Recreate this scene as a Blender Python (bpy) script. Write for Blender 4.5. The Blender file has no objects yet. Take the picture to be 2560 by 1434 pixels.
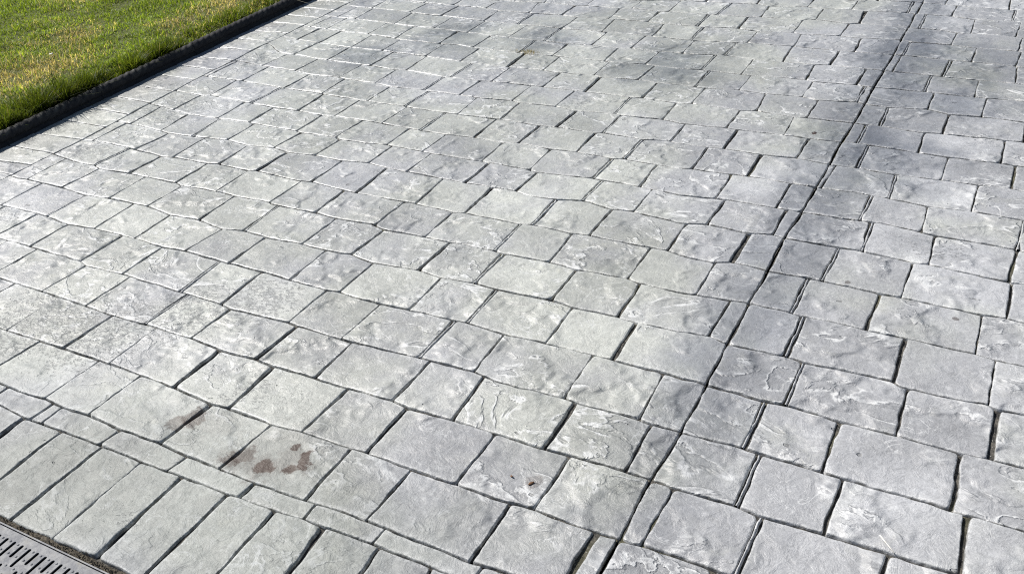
import bpy, bmesh, math, random
import numpy as np
from mathutils import Matrix, Vector

# ------------------------------------------------------------------ camera, sky, sun, exposure
scene = bpy.context.scene
cam_data = bpy.data.cameras.new("camera")
cam = bpy.data.objects.new("camera", cam_data)
scene.collection.objects.link(cam)
scene.camera = cam
CAMF, CAMR, CAMU, CAMH, CAMFL = (-0.444671, 0.712763, -0.542436), (0.874015, 0.477724, -0.088758), (-0.195871, 0.513565, 0.835395), 1.51219, 2400.000
cam.matrix_world = Matrix(((CAMR[0], CAMU[0], -CAMF[0], 0), (CAMR[1], CAMU[1], -CAMF[1], 0),
                           (CAMR[2], CAMU[2], -CAMF[2], CAMH), (0, 0, 0, 1)))
cam_data.sensor_fit = 'HORIZONTAL'
cam_data.sensor_width = 36.0
cam_data.lens = 36.0 * CAMFL / 2560.0
cam_data.clip_start = 0.05
cam_data.clip_end = 3000.0

SUN_ELEV = math.radians(48)
SUN_DIR = Vector((-math.cos(SUN_ELEV) * 0.99, math.cos(SUN_ELEV) * 0.14, math.sin(SUN_ELEV))).normalized()
world = bpy.data.worlds.new("World")
scene.world = world
world.use_nodes = True
wn = world.node_tree.nodes
wn.clear()
wsky = wn.new("ShaderNodeTexSky")
wsky.sky_type = 'NISHITA'
wsky.sun_disc = False
wsky.sun_elevation = SUN_ELEV
wsky.sun_rotation = math.atan2(SUN_DIR.x, SUN_DIR.y)
wsky.air_density = 1.0
wsky.dust_density = 0.6
wbg = wn.new("ShaderNodeBackground")
wbg.inputs['Strength'].default_value = 0.055
wout = wn.new("ShaderNodeOutputWorld")
world.node_tree.links.new(wsky.outputs[0], wbg.inputs[0])
world.node_tree.links.new(wbg.outputs[0], wout.inputs[0])

sun_data = bpy.data.lights.new("sun", 'SUN')
sun_data.energy = 5.0
sun_data.angle = math.radians(0.53)
sun_data.color = (1.0, 0.955, 0.89)
sun = bpy.data.objects.new("sun", sun_data)
sun.rotation_euler = SUN_DIR.to_track_quat('Z', 'Y').to_euler()
sun.location = SUN_DIR * 20
scene.collection.objects.link(sun)

scene.view_settings.view_transform = 'Standard'
scene.view_settings.look = 'None'
scene.view_settings.exposure = 0.35
scene.view_settings.gamma = 1.0
scene.view_settings.use_curve_mapping = False
scene.cycles.max_bounces = 6
scene.cycles.use_denoising = False
scene.cycles.pixel_filter_type = 'BLACKMAN_HARRIS'
scene.cycles.filter_width = 1.1

rng = random.Random(7)
nrg = np.random.default_rng(11)
COL = scene.collection

# ------------------------------------------------------------------ layout of the paving, metres
LINES={-2: [(-0.604, 5.01), (-0.432, 5.001), (-0.165, 4.983)], -1: [(-1.78, 4.827), (-1.351, 4.825), (-1.082, 4.824), (-0.874, 4.823), (-0.649, 4.856), (-0.579, 4.854), (-0.433, 4.839), (-0.211, 4.827), (-0.151, 4.828)], 0: [(-2.318, 4.591), (-2.085, 4.592), (-1.903, 4.607), (-1.715, 4.651), (-1.459, 4.662), (-1.32, 4.674), (-1.254, 4.656), (-1.079, 4.683), (-1.005, 4.668), (-0.875, 4.686), (-0.805, 4.676), (-0.626, 4.69), (-0.586, 4.682), (-0.548, 4.681), (-0.429, 4.684), (-0.331, 4.658), (-0.179, 4.665), (-0.136, 4.66)], 1: [(-3.079, 4.442), (-2.659, 4.448), (-2.422, 4.462), (-2.362, 4.47), (-2.214, 4.456), (-2.151, 4.469), (-1.966, 4.458), (-1.908, 4.477), (-1.766, 4.464), (-1.705, 4.471), (-1.647, 4.467), (-1.5, 4.47), (-1.307, 4.47), (-1.25, 4.485), (-1.053, 4.483), (-0.997, 4.506), (-0.845, 4.482), (-0.801, 4.498), (-0.591, 4.489), (-0.533, 4.484), (-0.444, 4.483), (-0.382, 4.462), (-0.313, 4.469), (-0.119, 4.459)], 2: [(-3.478, 4.352), (-3.153, 4.336), (-3.055, 4.323), (-2.881, 4.322), (-2.675, 4.314), (-2.581, 4.294), (-2.395, 4.29), (-2.215, 4.299), (-2.118, 4.286), (-1.956, 4.302), (-1.748, 4.297), (-1.668, 4.285), (-1.582, 4.291), (-1.461, 4.289), (-1.305, 4.307), (-1.204, 4.288), (-1.049, 4.306), (-1.003, 4.293), (-0.842, 4.31), (-0.748, 4.304), (-0.588, 4.319), (-0.542, 4.304), (-0.387, 4.306), (-0.291, 4.293), (-0.129, 4.294), (-0.104, 4.292)], 3: [(-3.572, 4.198), (-3.419, 4.176), (-3.321, 4.176), (-3.289, 4.174), (-3.058, 4.166), (-3.026, 4.153), (-2.843, 4.145), (-2.573, 4.124), (-2.373, 4.117), (-2.128, 4.108), (-1.907, 4.11), (-1.84, 4.116), (-1.658, 4.106), (-1.512, 4.104), (-1.447, 4.101), (-1.258, 4.12), (-1.205, 4.128), (-1.002, 4.131), (-0.967, 4.131), (-0.744, 4.127), (-0.587, 4.134), (-0.545, 4.134), (-0.28, 4.126), (-0.089, 4.116)], 4: [(-3.536, 3.995), (-3.418, 3.996), (-3.353, 3.991), (-3.297, 3.991), (-3.076, 3.979), (-3.028, 3.972), (-2.897, 3.959), (-2.771, 3.96), (-2.568, 3.941), (-2.323, 3.928), (-2.172, 3.922), (-2.125, 3.928), (-1.999, 3.917), (-1.88, 3.928), (-1.749, 3.924), (-1.681, 3.936), (-1.542, 3.928), (-1.447, 3.929), (-1.252, 3.951), (-1.12, 3.937), (-0.996, 3.94), (-0.861, 3.94), (-0.804, 3.952), (-0.657, 3.947), (-0.578, 3.945), (-0.364, 3.936), (-0.105, 3.935), (-0.072, 3.93)], 5: [(-3.52, 3.819), (-3.46, 3.815), (-3.346, 3.811), (-3.259, 3.801), (-3.069, 3.799), (-3.038, 3.789), (-2.89, 3.779), (-2.849, 3.772), (-2.617, 3.762), (-2.529, 3.775), (-2.421, 3.76), (-2.26, 3.748), (-2.158, 3.746), (-1.994, 3.753), (-1.732, 3.751), (-1.71, 3.745), (-1.54, 3.763), (-1.476, 3.76), (-1.382, 3.752), (-1.292, 3.76), (-1.119, 3.756), (-1.079, 3.754), (-0.856, 3.767), (-0.821, 3.757), (-0.655, 3.764), (-0.587, 3.757), (-0.404, 3.766), (-0.221, 3.761), (-0.058, 3.765)], 6: [(-3.508, 3.657), (-3.4, 3.63), (-3.248, 3.618), (-3.039, 3.599), (-2.842, 3.603), (-2.599, 3.596), (-2.377, 3.575), (-2.321, 3.572), (-2.127, 3.572), (-1.95, 3.578), (-1.876, 3.569), (-1.709, 3.585), (-1.672, 3.572), (-1.506, 3.589), (-1.416, 3.575), (-1.318, 3.58), (-1.209, 3.573), (-1.073, 3.592), (-0.961, 3.581), (-0.821, 3.593), (-0.757, 3.574), (-0.614, 3.598), (-0.582, 3.584), (-0.5, 3.575), (-0.365, 3.599), (-0.287, 3.574), (-0.176, 3.582), (-0.041, 3.576)], 7: [(-3.505, 3.54), (-3.369, 3.451), (-3.304, 3.443), (-3.265, 3.442), (-3.098, 3.429), (-3.042, 3.422), (-2.772, 3.416), (-2.626, 3.399), (-2.575, 3.413), (-2.349, 3.389), (-2.174, 3.388), (-2.111, 3.397), (-1.869, 3.401), (-1.675, 3.403), (-1.47, 3.402), (-1.413, 3.407), (-1.25, 3.397), (-1.209, 3.406), (-1.007, 3.4), (-0.949, 3.409), (-0.8, 3.396), (-0.757, 3.401), (-0.587, 3.401), (-0.488, 3.4), (-0.349, 3.389), (-0.285, 3.4), (-0.034, 3.404), (-0.01, 3.403)], 8: [(-3.512, 3.291), (-3.31, 3.269), (-3.099, 3.257), (-2.994, 3.237), (-2.834, 3.243), (-2.735, 3.235), (-2.622, 3.233), (-2.528, 3.215), (-2.358, 3.226), (-2.17, 3.222), (-2.08, 3.218), (-1.919, 3.23), (-1.88, 3.217), (-1.716, 3.229), (-1.622, 3.214), (-1.459, 3.228), (-1.416, 3.221), (-1.259, 3.231), (-1.184, 3.218), (-1.008, 3.225), (-0.794, 3.228), (-0.702, 3.225), (-0.591, 3.23), (-0.537, 3.236), (-0.34, 3.225), (-0.236, 3.215), (-0.081, 3.218), (-0.01, 3.216)], 9: [(-3.534, 3.08), (-3.277, 3.08), (-3.034, 3.064), (-2.785, 3.061), (-2.68, 3.052), (-2.529, 3.049), (-2.335, 3.046), (-2.127, 3.035), (-2.07, 3.037), (-1.873, 3.044), (-1.693, 3.036), (-1.621, 3.044), (-1.461, 3.042), (-1.424, 3.047), (-1.269, 3.04), (-1.165, 3.057), (-1.119, 3.045), (-0.962, 3.056), (-0.824, 3.047), (-0.701, 3.058), (-0.589, 3.047), (-0.496, 3.047), (-0.375, 3.035), (-0.236, 3.044), (-0.133, 3.044), (-0.025, 3.045), (0.006, 3.039)], 10: [(-3.529, 2.89), (-3.338, 2.878), (-3.299, 2.889), (-3.068, 2.876), (-2.896, 2.865), (-2.762, 2.866), (-2.623, 2.856), (-2.57, 2.87), (-2.333, 2.866), (-2.182, 2.858), (-2.012, 2.851), (-1.884, 2.862), (-1.756, 2.857), (-1.693, 2.869), (-1.559, 2.862), (-1.451, 2.867), (-1.302, 2.857), (-1.266, 2.869), (-1.135, 2.861), (-1.051, 2.861), (-1.015, 2.867), (-0.818, 2.874), (-0.673, 2.871), (-0.587, 2.868), (-0.484, 2.873), (-0.372, 2.868), (-0.246, 2.851), (-0.121, 2.859), (0.022, 2.853)], 11: [(-3.51, 2.73), (-3.344, 2.708), (-3.234, 2.688), (-3.059, 2.695), (-2.896, 2.701), (-2.857, 2.699), (-2.632, 2.691), (-2.601, 2.687), (-2.428, 2.694), (-2.395, 2.678), (-2.183, 2.696), (-1.983, 2.689), (-1.747, 2.688), (-1.549, 2.683), (-1.517, 2.673), (-1.307, 2.694), (-1.265, 2.692), (-1.131, 2.69), (-0.983, 2.677), (-0.865, 2.693), (-0.672, 2.693), (-0.59, 2.694), (-0.433, 2.694), (-0.352, 2.703), (-0.239, 2.687), (-0.196, 2.678), (0.021, 2.676), (0.038, 2.671)], 12: [(-3.506, 2.522), (-3.437, 2.528), (-3.225, 2.514), (-3.161, 2.505), (-3.035, 2.51), (-2.86, 2.531), (-2.738, 2.517), (-2.612, 2.533), (-2.536, 2.517), (-2.399, 2.53), (-2.277, 2.523), (-2.157, 2.54), (-2.07, 2.529), (-1.972, 2.527), (-1.719, 2.517), (-1.516, 2.522), (-1.461, 2.507), (-1.353, 2.514), (-1.27, 2.538), (-1.161, 2.513), (-1.085, 2.52), (-0.918, 2.501), (-0.84, 2.521), (-0.706, 2.51), (-0.633, 2.528), (-0.594, 2.519), (-0.444, 2.518), (-0.377, 2.522), (-0.223, 2.507), (-0.192, 2.512), (0.025, 2.491), (0.054, 2.495)], 13: [(-3.489, 2.332), (-3.435, 2.342), (-3.219, 2.336), (-3.019, 2.322), (-2.969, 2.332), (-2.78, 2.331), (-2.727, 2.343), (-2.568, 2.335), (-2.537, 2.345), (-2.322, 2.33), (-2.263, 2.342), (-2.127, 2.327), (-1.982, 2.323), (-1.849, 2.327), (-1.804, 2.328), (-1.642, 2.319), (-1.605, 2.328), (-1.395, 2.326), (-1.354, 2.331), (-1.213, 2.327), (-1.16, 2.333), (-0.996, 2.328), (-0.898, 2.334), (-0.85, 2.319), (-0.75, 2.316), (-0.7, 2.335), (-0.591, 2.327), (-0.485, 2.327), (-0.44, 2.326), (-0.288, 2.319), (-0.229, 2.321), (-0.027, 2.309), (0.026, 2.317), (0.07, 2.311)], 14: [(-3.503, 2.185), (-3.313, 2.162), (-3.229, 2.165), (-3.18, 2.15), (-3.024, 2.159), (-2.773, 2.16), (-2.742, 2.15), (-2.57, 2.162), (-2.452, 2.155), (-2.32, 2.164), (-2.292, 2.152), (-2.1, 2.153), (-1.991, 2.147), (-1.862, 2.155), (-1.801, 2.139), (-1.642, 2.145), (-1.534, 2.144), (-1.396, 2.151), (-1.359, 2.144), (-1.204, 2.151), (-1.114, 2.141), (-0.95, 2.148), (-0.904, 2.137), (-0.781, 2.134), (-0.736, 2.138), (-0.589, 2.149), (-0.473, 2.144), (-0.283, 2.141), (-0.18, 2.138), (-0.024, 2.134), (0.022, 2.127), (0.086, 2.124)], 15: [(-3.563, 1.979), (-3.494, 1.977), (-3.393, 1.981), (-3.193, 1.978), (-3.042, 1.965), (-2.904, 1.978), (-2.739, 1.981), (-2.608, 1.959), (-2.472, 1.971), (-2.343, 1.948), (-2.256, 1.966), (-2.143, 1.959), (-2.011, 1.966), (-1.91, 1.963), (-1.85, 1.963), (-1.814, 1.972), (-1.727, 1.953), (-1.555, 1.967), (-1.47, 1.955), (-1.359, 1.966), (-1.283, 1.96), (-1.108, 1.968), (-1.035, 1.957), (-0.899, 1.961), (-0.837, 1.955), (-0.717, 1.959), (-0.64, 1.967), (-0.587, 1.951), (-0.443, 1.957), (-0.397, 1.948), (-0.182, 1.956), (-0.161, 1.942), (-0.032, 1.94), (0.019, 1.948), (0.051, 1.938), (0.102, 1.942)], 16: [(-3.311, 1.792), (-3.057, 1.795), (-2.919, 1.777), (-2.796, 1.791), (-2.603, 1.792), (-2.464, 1.782), (-2.355, 1.79), (-2.159, 1.783), (-2.139, 1.786), (-1.906, 1.778), (-1.759, 1.771), (-1.709, 1.778), (-1.655, 1.772), (-1.562, 1.771), (-1.468, 1.778), (-1.277, 1.782), (-1.149, 1.775), (-1.027, 1.778), (-0.832, 1.781), (-0.696, 1.78), (-0.649, 1.776), (-0.608, 1.779), (-0.581, 1.775), (-0.429, 1.769), (-0.389, 1.773), (-0.263, 1.764), (-0.141, 1.764), (-0.007, 1.758), (0.053, 1.763), (0.118, 1.763)], 17: [(-3.075, 1.616), (-2.925, 1.618), (-2.818, 1.615), (-2.654, 1.612), (-2.614, 1.6), (-2.442, 1.604), (-2.192, 1.597), (-2.147, 1.598), (-2.017, 1.594), (-1.965, 1.585), (-1.759, 1.596), (-1.719, 1.59), (-1.563, 1.587), (-1.518, 1.588), (-1.313, 1.599), (-1.14, 1.602), (-1.061, 1.589), (-0.978, 1.592), (-0.883, 1.597), (-0.851, 1.591), (-0.686, 1.597), (-0.653, 1.59), (-0.577, 1.591), (-0.442, 1.593), (-0.396, 1.592), (-0.257, 1.587), (-0.214, 1.586), (0.002, 1.582), (0.032, 1.581), (0.134, 1.58)], 18: [(-2.832, 1.436), (-2.63, 1.433), (-2.566, 1.433), (-2.413, 1.429), (-2.294, 1.423), (-2.158, 1.428), (-2.06, 1.424), (-1.973, 1.427), (-1.849, 1.416), (-1.731, 1.421), (-1.655, 1.417), (-1.52, 1.42), (-1.43, 1.417), (-1.343, 1.421), (-1.273, 1.422), (-1.223, 1.414), (-1.092, 1.418), (-0.959, 1.42), (-0.85, 1.416), (-0.652, 1.423), (-0.585, 1.422), (-0.516, 1.418), (-0.399, 1.42), (-0.34, 1.413), (-0.215, 1.417), (-0.072, 1.417), (0.034, 1.417)], 19: [(-2.572, 1.243), (-2.528, 1.242), (-2.389, 1.247), (-2.295, 1.247), (-2.112, 1.247), (-1.962, 1.245), (-1.885, 1.243), (-1.705, 1.228), (-1.65, 1.233), (-1.508, 1.229), (-1.416, 1.237), (-1.297, 1.238), (-1.228, 1.24), (-1.094, 1.234), (-0.966, 1.237), (-0.851, 1.234), (-0.775, 1.24), (-0.632, 1.235), (-0.579, 1.237), (-0.528, 1.243), (-0.447, 1.243), (-0.382, 1.241), (-0.359, 1.239)], 20: [(-2.329, 1.062), (-2.245, 1.059), (-2.146, 1.067), (-2.075, 1.062), (-1.982, 1.066), (-1.851, 1.06), (-1.718, 1.064), (-1.62, 1.057), (-1.519, 1.056), (-1.43, 1.054), (-1.285, 1.057), (-1.226, 1.061), (-1.165, 1.064), (-1.092, 1.064), (-1.049, 1.063), (-0.834, 1.061), (-0.776, 1.065), (-0.612, 1.067), (-0.531, 1.07), (-0.381, 1.073)], 21: [(-2.242, 0.998), (-2.131, 0.992), (-1.999, 0.995), (-1.854, 0.998), (-1.712, 0.997), (-1.584, 0.999), (-1.442, 1.0), (-1.308, 1.007), (-1.174, 1.013), (-1.128, 1.015), (-1.043, 1.016), (-0.851, 1.016), (-0.674, 1.018)], 22: [(-1.879, 0.729), (-1.817, 0.728), (-1.699, 0.731), (-1.559, 0.737), (-1.495, 0.738), (-1.47, 0.738), (-1.265, 0.74), (-1.061, 0.746)]}
JOINTS={-2: [(-0.586, -0.584, 'c'), (-0.485, -0.486, ''), (-0.219, -0.214, '')], -1: [(-2.382, -2.368, ''), (-2.148, -2.157, ''), (-1.587, -1.584, ''), (-1.333, -1.324, ''), (-1.078, -1.079, ''), (-0.872, -0.873, ''), (-0.628, -0.624, 'd'), (-0.584, -0.586, 'c'), (-0.433, -0.432, ''), (-0.182, -0.185, 'd')], 0: [(-2.429, -2.399, ''), (-2.157, -2.157, ''), (-1.903, -1.908, ''), (-1.706, -1.708, ''), (-1.453, -1.458, 'd'), (-1.254, -1.25, ''), (-1.004, -0.997, ''), (-0.807, -0.798, 'w'), (-0.586, -0.584, 'c'), (-0.543, -0.539, 'd'), (-0.332, -0.327, '')], 1: [(-2.881, -2.881, ''), (-2.663, -2.671, ''), (-2.429, -2.399, ''), (-2.214, -2.217, 'w'), (-1.963, -1.956, ''), (-1.753, -1.748, ''), (-1.498, -1.5, 'd'), (-1.305, -1.301, 'w'), (-1.048, -1.046, ''), (-0.842, -0.842, ''), (-0.584, -0.586, 'c'), (-0.381, -0.384, 'w'), (-0.125, -0.127, '')], 2: [(-3.317, -3.317, ''), (-3.047, -3.057, ''), (-2.836, -2.85, ''), (-2.576, -2.573, ''), (-2.374, -2.373, 'd'), (-2.116, -2.123, 't'), (-1.923, -1.908, ''), (-1.66, -1.652, ''), (-1.464, -1.46, 'd'), (-1.204, -1.206, ''), (-1.005, -0.999, ''), (-0.746, -0.742, 'w'), (-0.586, -0.582, 'c'), (-0.544, -0.545, 'd'), (-0.282, -0.281, '')], 3: [(-3.414, -3.418, ''), (-3.299, -3.297, ''), (-3.032, -3.026, ''), (-2.769, -2.771, ''), (-2.565, -2.566, ''), (-2.312, -2.323, ''), (-2.126, -2.126, 'd'), (-1.88, -1.88, ''), (-1.682, -1.687, 'w'), (-1.438, -1.441, ''), (-1.248, -1.252, 'd'), (-1.005, -0.996, ''), (-0.803, -0.801, 'w'), (-0.582, -0.584, 'c'), (-0.55, -0.555, ''), (-0.359, -0.359, 'd'), (-0.111, -0.105, '')], 4: [(-3.453, -3.46, 't'), (-3.347, -3.346, ''), (-3.073, -3.069, ''), (-2.891, -2.892, ''), (-2.619, -2.617, ''), (-2.419, -2.423, ''), (-2.171, -2.166, 'd'), (-1.995, -1.994, ''), (-1.742, -1.736, ''), (-1.543, -1.544, ''), (-1.289, -1.289, 'd'), (-1.117, -1.117, ''), (-0.86, -0.853, ''), (-0.657, -0.655, ''), (-0.584, -0.587, 'c'), (-0.402, -0.404, 'd'), (-0.229, -0.225, '')], 5: [(-3.39, -3.4, ''), (-3.243, -3.248, ''), (-3.034, -3.032, ''), (-2.844, -2.846, ''), (-2.587, -2.589, ''), (-2.382, -2.383, ''), (-2.133, -2.129, 'w'), (-1.952, -1.951, ''), (-1.705, -1.711, 'w'), (-1.501, -1.509, ''), (-1.252, -1.25, 'd'), (-1.074, -1.073, ''), (-0.822, -0.82, ''), (-0.617, -0.62, 'd'), (-0.587, -0.585, 'c'), (-0.366, -0.363, ''), (-0.181, -0.181, '')], 6: [(-3.249, -3.265, 'w'), (-3.037, -3.04, ''), (-2.774, -2.779, ''), (-2.578, -2.575, ''), (-2.312, -2.318, 'd'), (-2.114, -2.114, ''), (-1.862, -1.866, ''), (-1.672, -1.669, 'w'), (-1.414, -1.415, ''), (-1.209, -1.207, ''), (-0.96, -0.95, ''), (-0.756, -0.755, 'w'), (-0.585, -0.587, 'c'), (-0.498, -0.493, 'd'), (-0.287, -0.282, 'w'), (-0.035, -0.03, '')], 7: [(-3.3, -3.317, ''), (-3.092, -3.104, 'w'), (-2.826, -2.837, ''), (-2.619, -2.622, ''), (-2.35, -2.358, 'd'), (-2.162, -2.171, ''), (-1.915, -1.921, ''), (-1.712, -1.717, ''), (-1.459, -1.457, 'd'), (-1.264, -1.263, ''), (-1.007, -1.005, ''), (-0.799, -0.794, ''), (-0.587, -0.59, 'c'), (-0.539, -0.536, 'd'), (-0.34, -0.336, 'w'), (-0.083, -0.079, '')], 8: [(-3.491, -3.5, ''), (-3.273, -3.277, ''), (-3.003, -3.006, ''), (-2.793, -2.789, ''), (-2.524, -2.53, ''), (-2.321, -2.336, 'd'), (-2.081, -2.068, 't'), (-1.876, -1.872, ''), (-1.616, -1.622, 'w'), (-1.424, -1.427, 'd'), (-1.163, -1.164, ''), (-0.963, -0.96, 'w'), (-0.7, -0.702, 'w'), (-0.59, -0.589, 'c'), (-0.499, -0.497, 'd'), (-0.239, -0.236, ''), (-0.035, -0.029, '')], 9: [(-3.305, -3.296, ''), (-3.025, -3.04, 'd'), (-2.775, -2.765, ''), (-2.567, -2.571, ''), (-2.318, -2.327, ''), (-2.125, -2.133, 'd'), (-1.888, -1.885, ''), (-1.69, -1.695, 'w'), (-1.453, -1.453, 'w'), (-1.262, -1.266, 'd'), (-1.016, -1.011, ''), (-0.819, -0.816, 'w'), (-0.589, -0.588, 'c'), (-0.566, -0.573, ''), (-0.37, -0.363, 'd'), (-0.126, -0.121, '')], 10: [(-3.342, -3.347, ''), (-3.074, -3.067, ''), (-2.899, -2.896, ''), (-2.626, -2.63, ''), (-2.42, -2.432, ''), (-2.18, -2.185, ''), (-2.005, -2.013, ''), (-1.752, -1.75, ''), (-1.553, -1.55, ''), (-1.302, -1.305, 'd'), (-1.134, -1.131, ''), (-0.871, -0.867, ''), (-0.669, -0.67, ''), (-0.588, -0.59, 'c'), (-0.413, -0.416, 'd'), (-0.243, -0.237, ''), (0.024, 0.022, 'd')], 11: [(-3.427, -3.418, ''), (-3.234, -3.225, ''), (-3.048, -3.035, 'd'), (-2.858, -2.86, ''), (-2.599, -2.615, ''), (-2.395, -2.406, ''), (-2.154, -2.156, ''), (-1.968, -1.975, ''), (-1.716, -1.722, 'w'), (-1.512, -1.517, ''), (-1.266, -1.272, 'd'), (-1.083, -1.084, ''), (-0.836, -0.836, 'w'), (-0.635, -0.633, 'w'), (-0.59, -0.594, 'c'), (-0.378, -0.371, 'd'), (-0.196, -0.191, '')], 12: [(-3.443, -3.441, ''), (-3.161, -3.182, 'w'), (-2.968, -2.966, ''), (-2.736, -2.728, ''), (-2.529, -2.537, 'w'), (-2.268, -2.272, ''), (-2.063, -2.053, ''), (-1.808, -1.802, ''), (-1.609, -1.605, 'w'), (-1.357, -1.356, 'd'), (-1.154, -1.152, ''), (-0.896, -0.897, ''), (-0.701, -0.698, 'w'), (-0.594, -0.591, 'c'), (-0.434, -0.438, 'd'), (-0.229, -0.228, ''), (0.025, 0.029, '')], 13: [(-3.216, -3.229, 'd'), (-3.02, -3.026, 'w'), (-2.776, -2.776, ''), (-2.569, -2.57, ''), (-2.31, -2.315, ''), (-2.108, -2.105, 'w'), (-1.846, -1.851, ''), (-1.645, -1.644, ''), (-1.391, -1.392, 'd'), (-1.207, -1.201, 'w'), (-0.947, -0.945, ''), (-0.741, -0.737, ''), (-0.591, -0.589, 'c'), (-0.475, -0.475, 'd'), (-0.281, -0.281, 'w'), (-0.027, -0.023, '')], 14: [(-3.405, -3.404, 't'), (-3.183, -3.195, 'w'), (-2.934, -2.933, ''), (-2.73, -2.739, ''), (-2.473, -2.471, ''), (-2.264, -2.258, 'd'), (-2.006, -2.009, ''), (-1.804, -1.81, ''), (-1.548, -1.556, 'w'), (-1.355, -1.357, 'd'), (-1.104, -1.102, 'w'), (-0.901, -0.896, 'w'), (-0.64, -0.642, 'w'), (-0.589, -0.588, 'c'), (-0.441, -0.437, 'd'), (-0.182, -0.177, 'w'), (0.025, 0.027, '')], 15: [(-3.311, -3.304, 'w'), (-3.04, -3.057, 'd'), (-2.799, -2.794, ''), (-2.6, -2.599, 'w'), (-2.34, -2.356, ''), (-2.157, -2.16, 'w'), (-1.903, -1.9, ''), (-1.711, -1.713, ''), (-1.466, -1.462, ''), (-1.274, -1.271, 'd'), (-1.031, -1.026, ''), (-0.837, -0.832, 'w'), (-0.588, -0.581, 'c'), (-0.391, -0.388, 'd'), (-0.146, -0.14, ''), (0.051, 0.053, 'w')], 16: [(-3.098, -3.106, ''), (-2.917, -2.923, ''), (-2.653, -2.654, ''), (-2.452, -2.45, ''), (-2.197, -2.188, 'd'), (-2.018, -2.013, ''), (-1.754, -1.757, ''), (-1.557, -1.56, 't'), (-1.307, -1.31, 'd'), (-1.147, -1.142, ''), (-0.886, -0.883, ''), (-0.693, -0.684, ''), (-0.581, -0.577, 'c'), (-0.435, -0.434, 'd'), (-0.261, -0.257, ''), (-0.004, 0.0, 'w')], 17: [(-2.871, -2.882, ''), (-2.614, -2.623, 'w'), (-2.412, -2.415, ''), (-2.15, -2.16, 'd'), (-1.967, -1.973, ''), (-1.719, -1.727, 'w'), (-1.52, -1.52, ''), (-1.272, -1.274, ''), (-1.107, -1.094, ''), (-0.847, -0.844, 'w'), (-0.649, -0.644, 'w'), (-0.577, -0.585, 'c'), (-0.394, -0.394, 'd'), (-0.215, -0.213, ''), (0.032, 0.039, 'w')], 18: [(-2.753, -2.764, ''), (-2.543, -2.542, ''), (-2.288, -2.298, 'w'), (-2.109, -2.109, 't'), (-1.852, -1.854, 'w'), (-1.657, -1.649, ''), (-1.408, -1.413, ''), (-1.223, -1.225, ''), (-0.972, -0.972, 't'), (-0.777, -0.778, ''), (-0.585, -0.58, 'c'), (-0.53, -0.533, ''), (-0.339, -0.341, 'd'), (-0.089, -0.093, '')], 19: [(-2.395, -2.405, ''), (-2.143, -2.152, 't'), (-1.977, -1.98, ''), (-1.703, -1.72, 'w'), (-1.501, -1.517, ''), (-1.264, -1.258, ''), (-1.092, -1.095, ''), (-0.831, -0.833, ''), (-0.631, -0.631, 'w'), (-0.58, -0.58, 'c'), (-0.38, -0.386, '')], 20: [(-2.29, -2.291, ''), (-2.109, -2.114, 't'), (-2.073, -2.072, ''), (-1.851, -1.86, ''), (-1.617, -1.628, ''), (-1.403, -1.405, ''), (-1.228, -1.224, ''), (-1.044, -1.046, ''), (-0.801, -0.804, ''), (-0.639, -0.639, '')], 21: [(-2.133, -2.133, 'w'), (-1.993, -1.992, ''), (-1.848, -1.851, 'w'), (-1.712, -1.709, 't'), (-1.578, -1.574, 'w'), (-1.439, -1.434, 'w'), (-1.303, -1.292, ''), (-1.169, -1.145, 'w'), (-1.025, -1.013, ''), (-0.896, -0.878, '')]}
BORDER_LINE=[(-3.507, 1.937), (-3.5, 2.028), (-3.496, 2.107), (-3.501, 2.188), (-3.491, 2.311), (-3.5, 2.457), (-3.511, 2.604), (-3.517, 2.736), (-3.515, 2.877), (-3.528, 3.028), (-3.527, 3.155), (-3.519, 3.289), (-3.53, 3.439), (-3.522, 3.565), (-3.517, 3.685), (-3.516, 3.82), (-3.513, 3.965), (-3.518, 4.106), (-3.506, 4.219), (-3.512, 4.274)]
CONTROL_JOINT=[(-0.58, 1.078), (-0.582, 1.138), (-0.581, 1.209), (-0.584, 1.349), (-0.585, 1.422), (-0.577, 1.591), (-0.579, 1.654), (-0.579, 1.726), (-0.588, 1.95), (-0.589, 2.149), (-0.591, 2.327), (-0.594, 2.52), (-0.59, 2.694), (-0.588, 2.867), (-0.589, 3.049), (-0.59, 3.237), (-0.587, 3.403), (-0.585, 3.586), (-0.587, 3.757), (-0.584, 3.947), (-0.582, 4.136), (-0.586, 4.323), (-0.584, 4.481), (-0.586, 4.688), (-0.584, 4.884), (-0.586, 4.992)]
BORDER_JOINTS=[[-3.704, 1.982, -3.506, 1.992], [-3.67, 2.058, -3.499, 2.082], [-3.704, 2.195, -3.503, 2.191], [-3.7, 2.323, -3.489, 2.332], [-3.704, 2.469, -3.5, 2.465], [-3.734, 2.616, -3.511, 2.604], [-3.752, 2.758, -3.517, 2.736], [-3.763, 2.892, -3.515, 2.877], [-3.767, 3.035, -3.528, 3.028], [-3.749, 3.17, -3.527, 3.155], [-3.745, 3.288, -3.519, 3.289], [-3.756, 3.426, -3.53, 3.439], [-3.752, 3.563, -3.531, 3.569], [-3.748, 3.695, -3.524, 3.705], [-3.76, 3.84, -3.515, 3.839], [-3.755, 3.97, -3.514, 3.965], [-3.742, 4.107, -3.521, 4.094], [-3.753, 4.23, -3.548, 4.228], [-3.756, 4.36, -3.52, 4.356]]

# ------------------------------------------------------------------ helpers
def hash2(ix, iy, seed):
    h = (ix.astype(np.int64) * 374761393 + iy.astype(np.int64) * 668265263 + seed * 1442695041) & 0xFFFFFFFF
    h = ((h ^ (h >> 13)) * 1274126177) & 0xFFFFFFFF
    h = h ^ (h >> 16)
    return (h & 0xFFFF) / 65535.0

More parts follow.
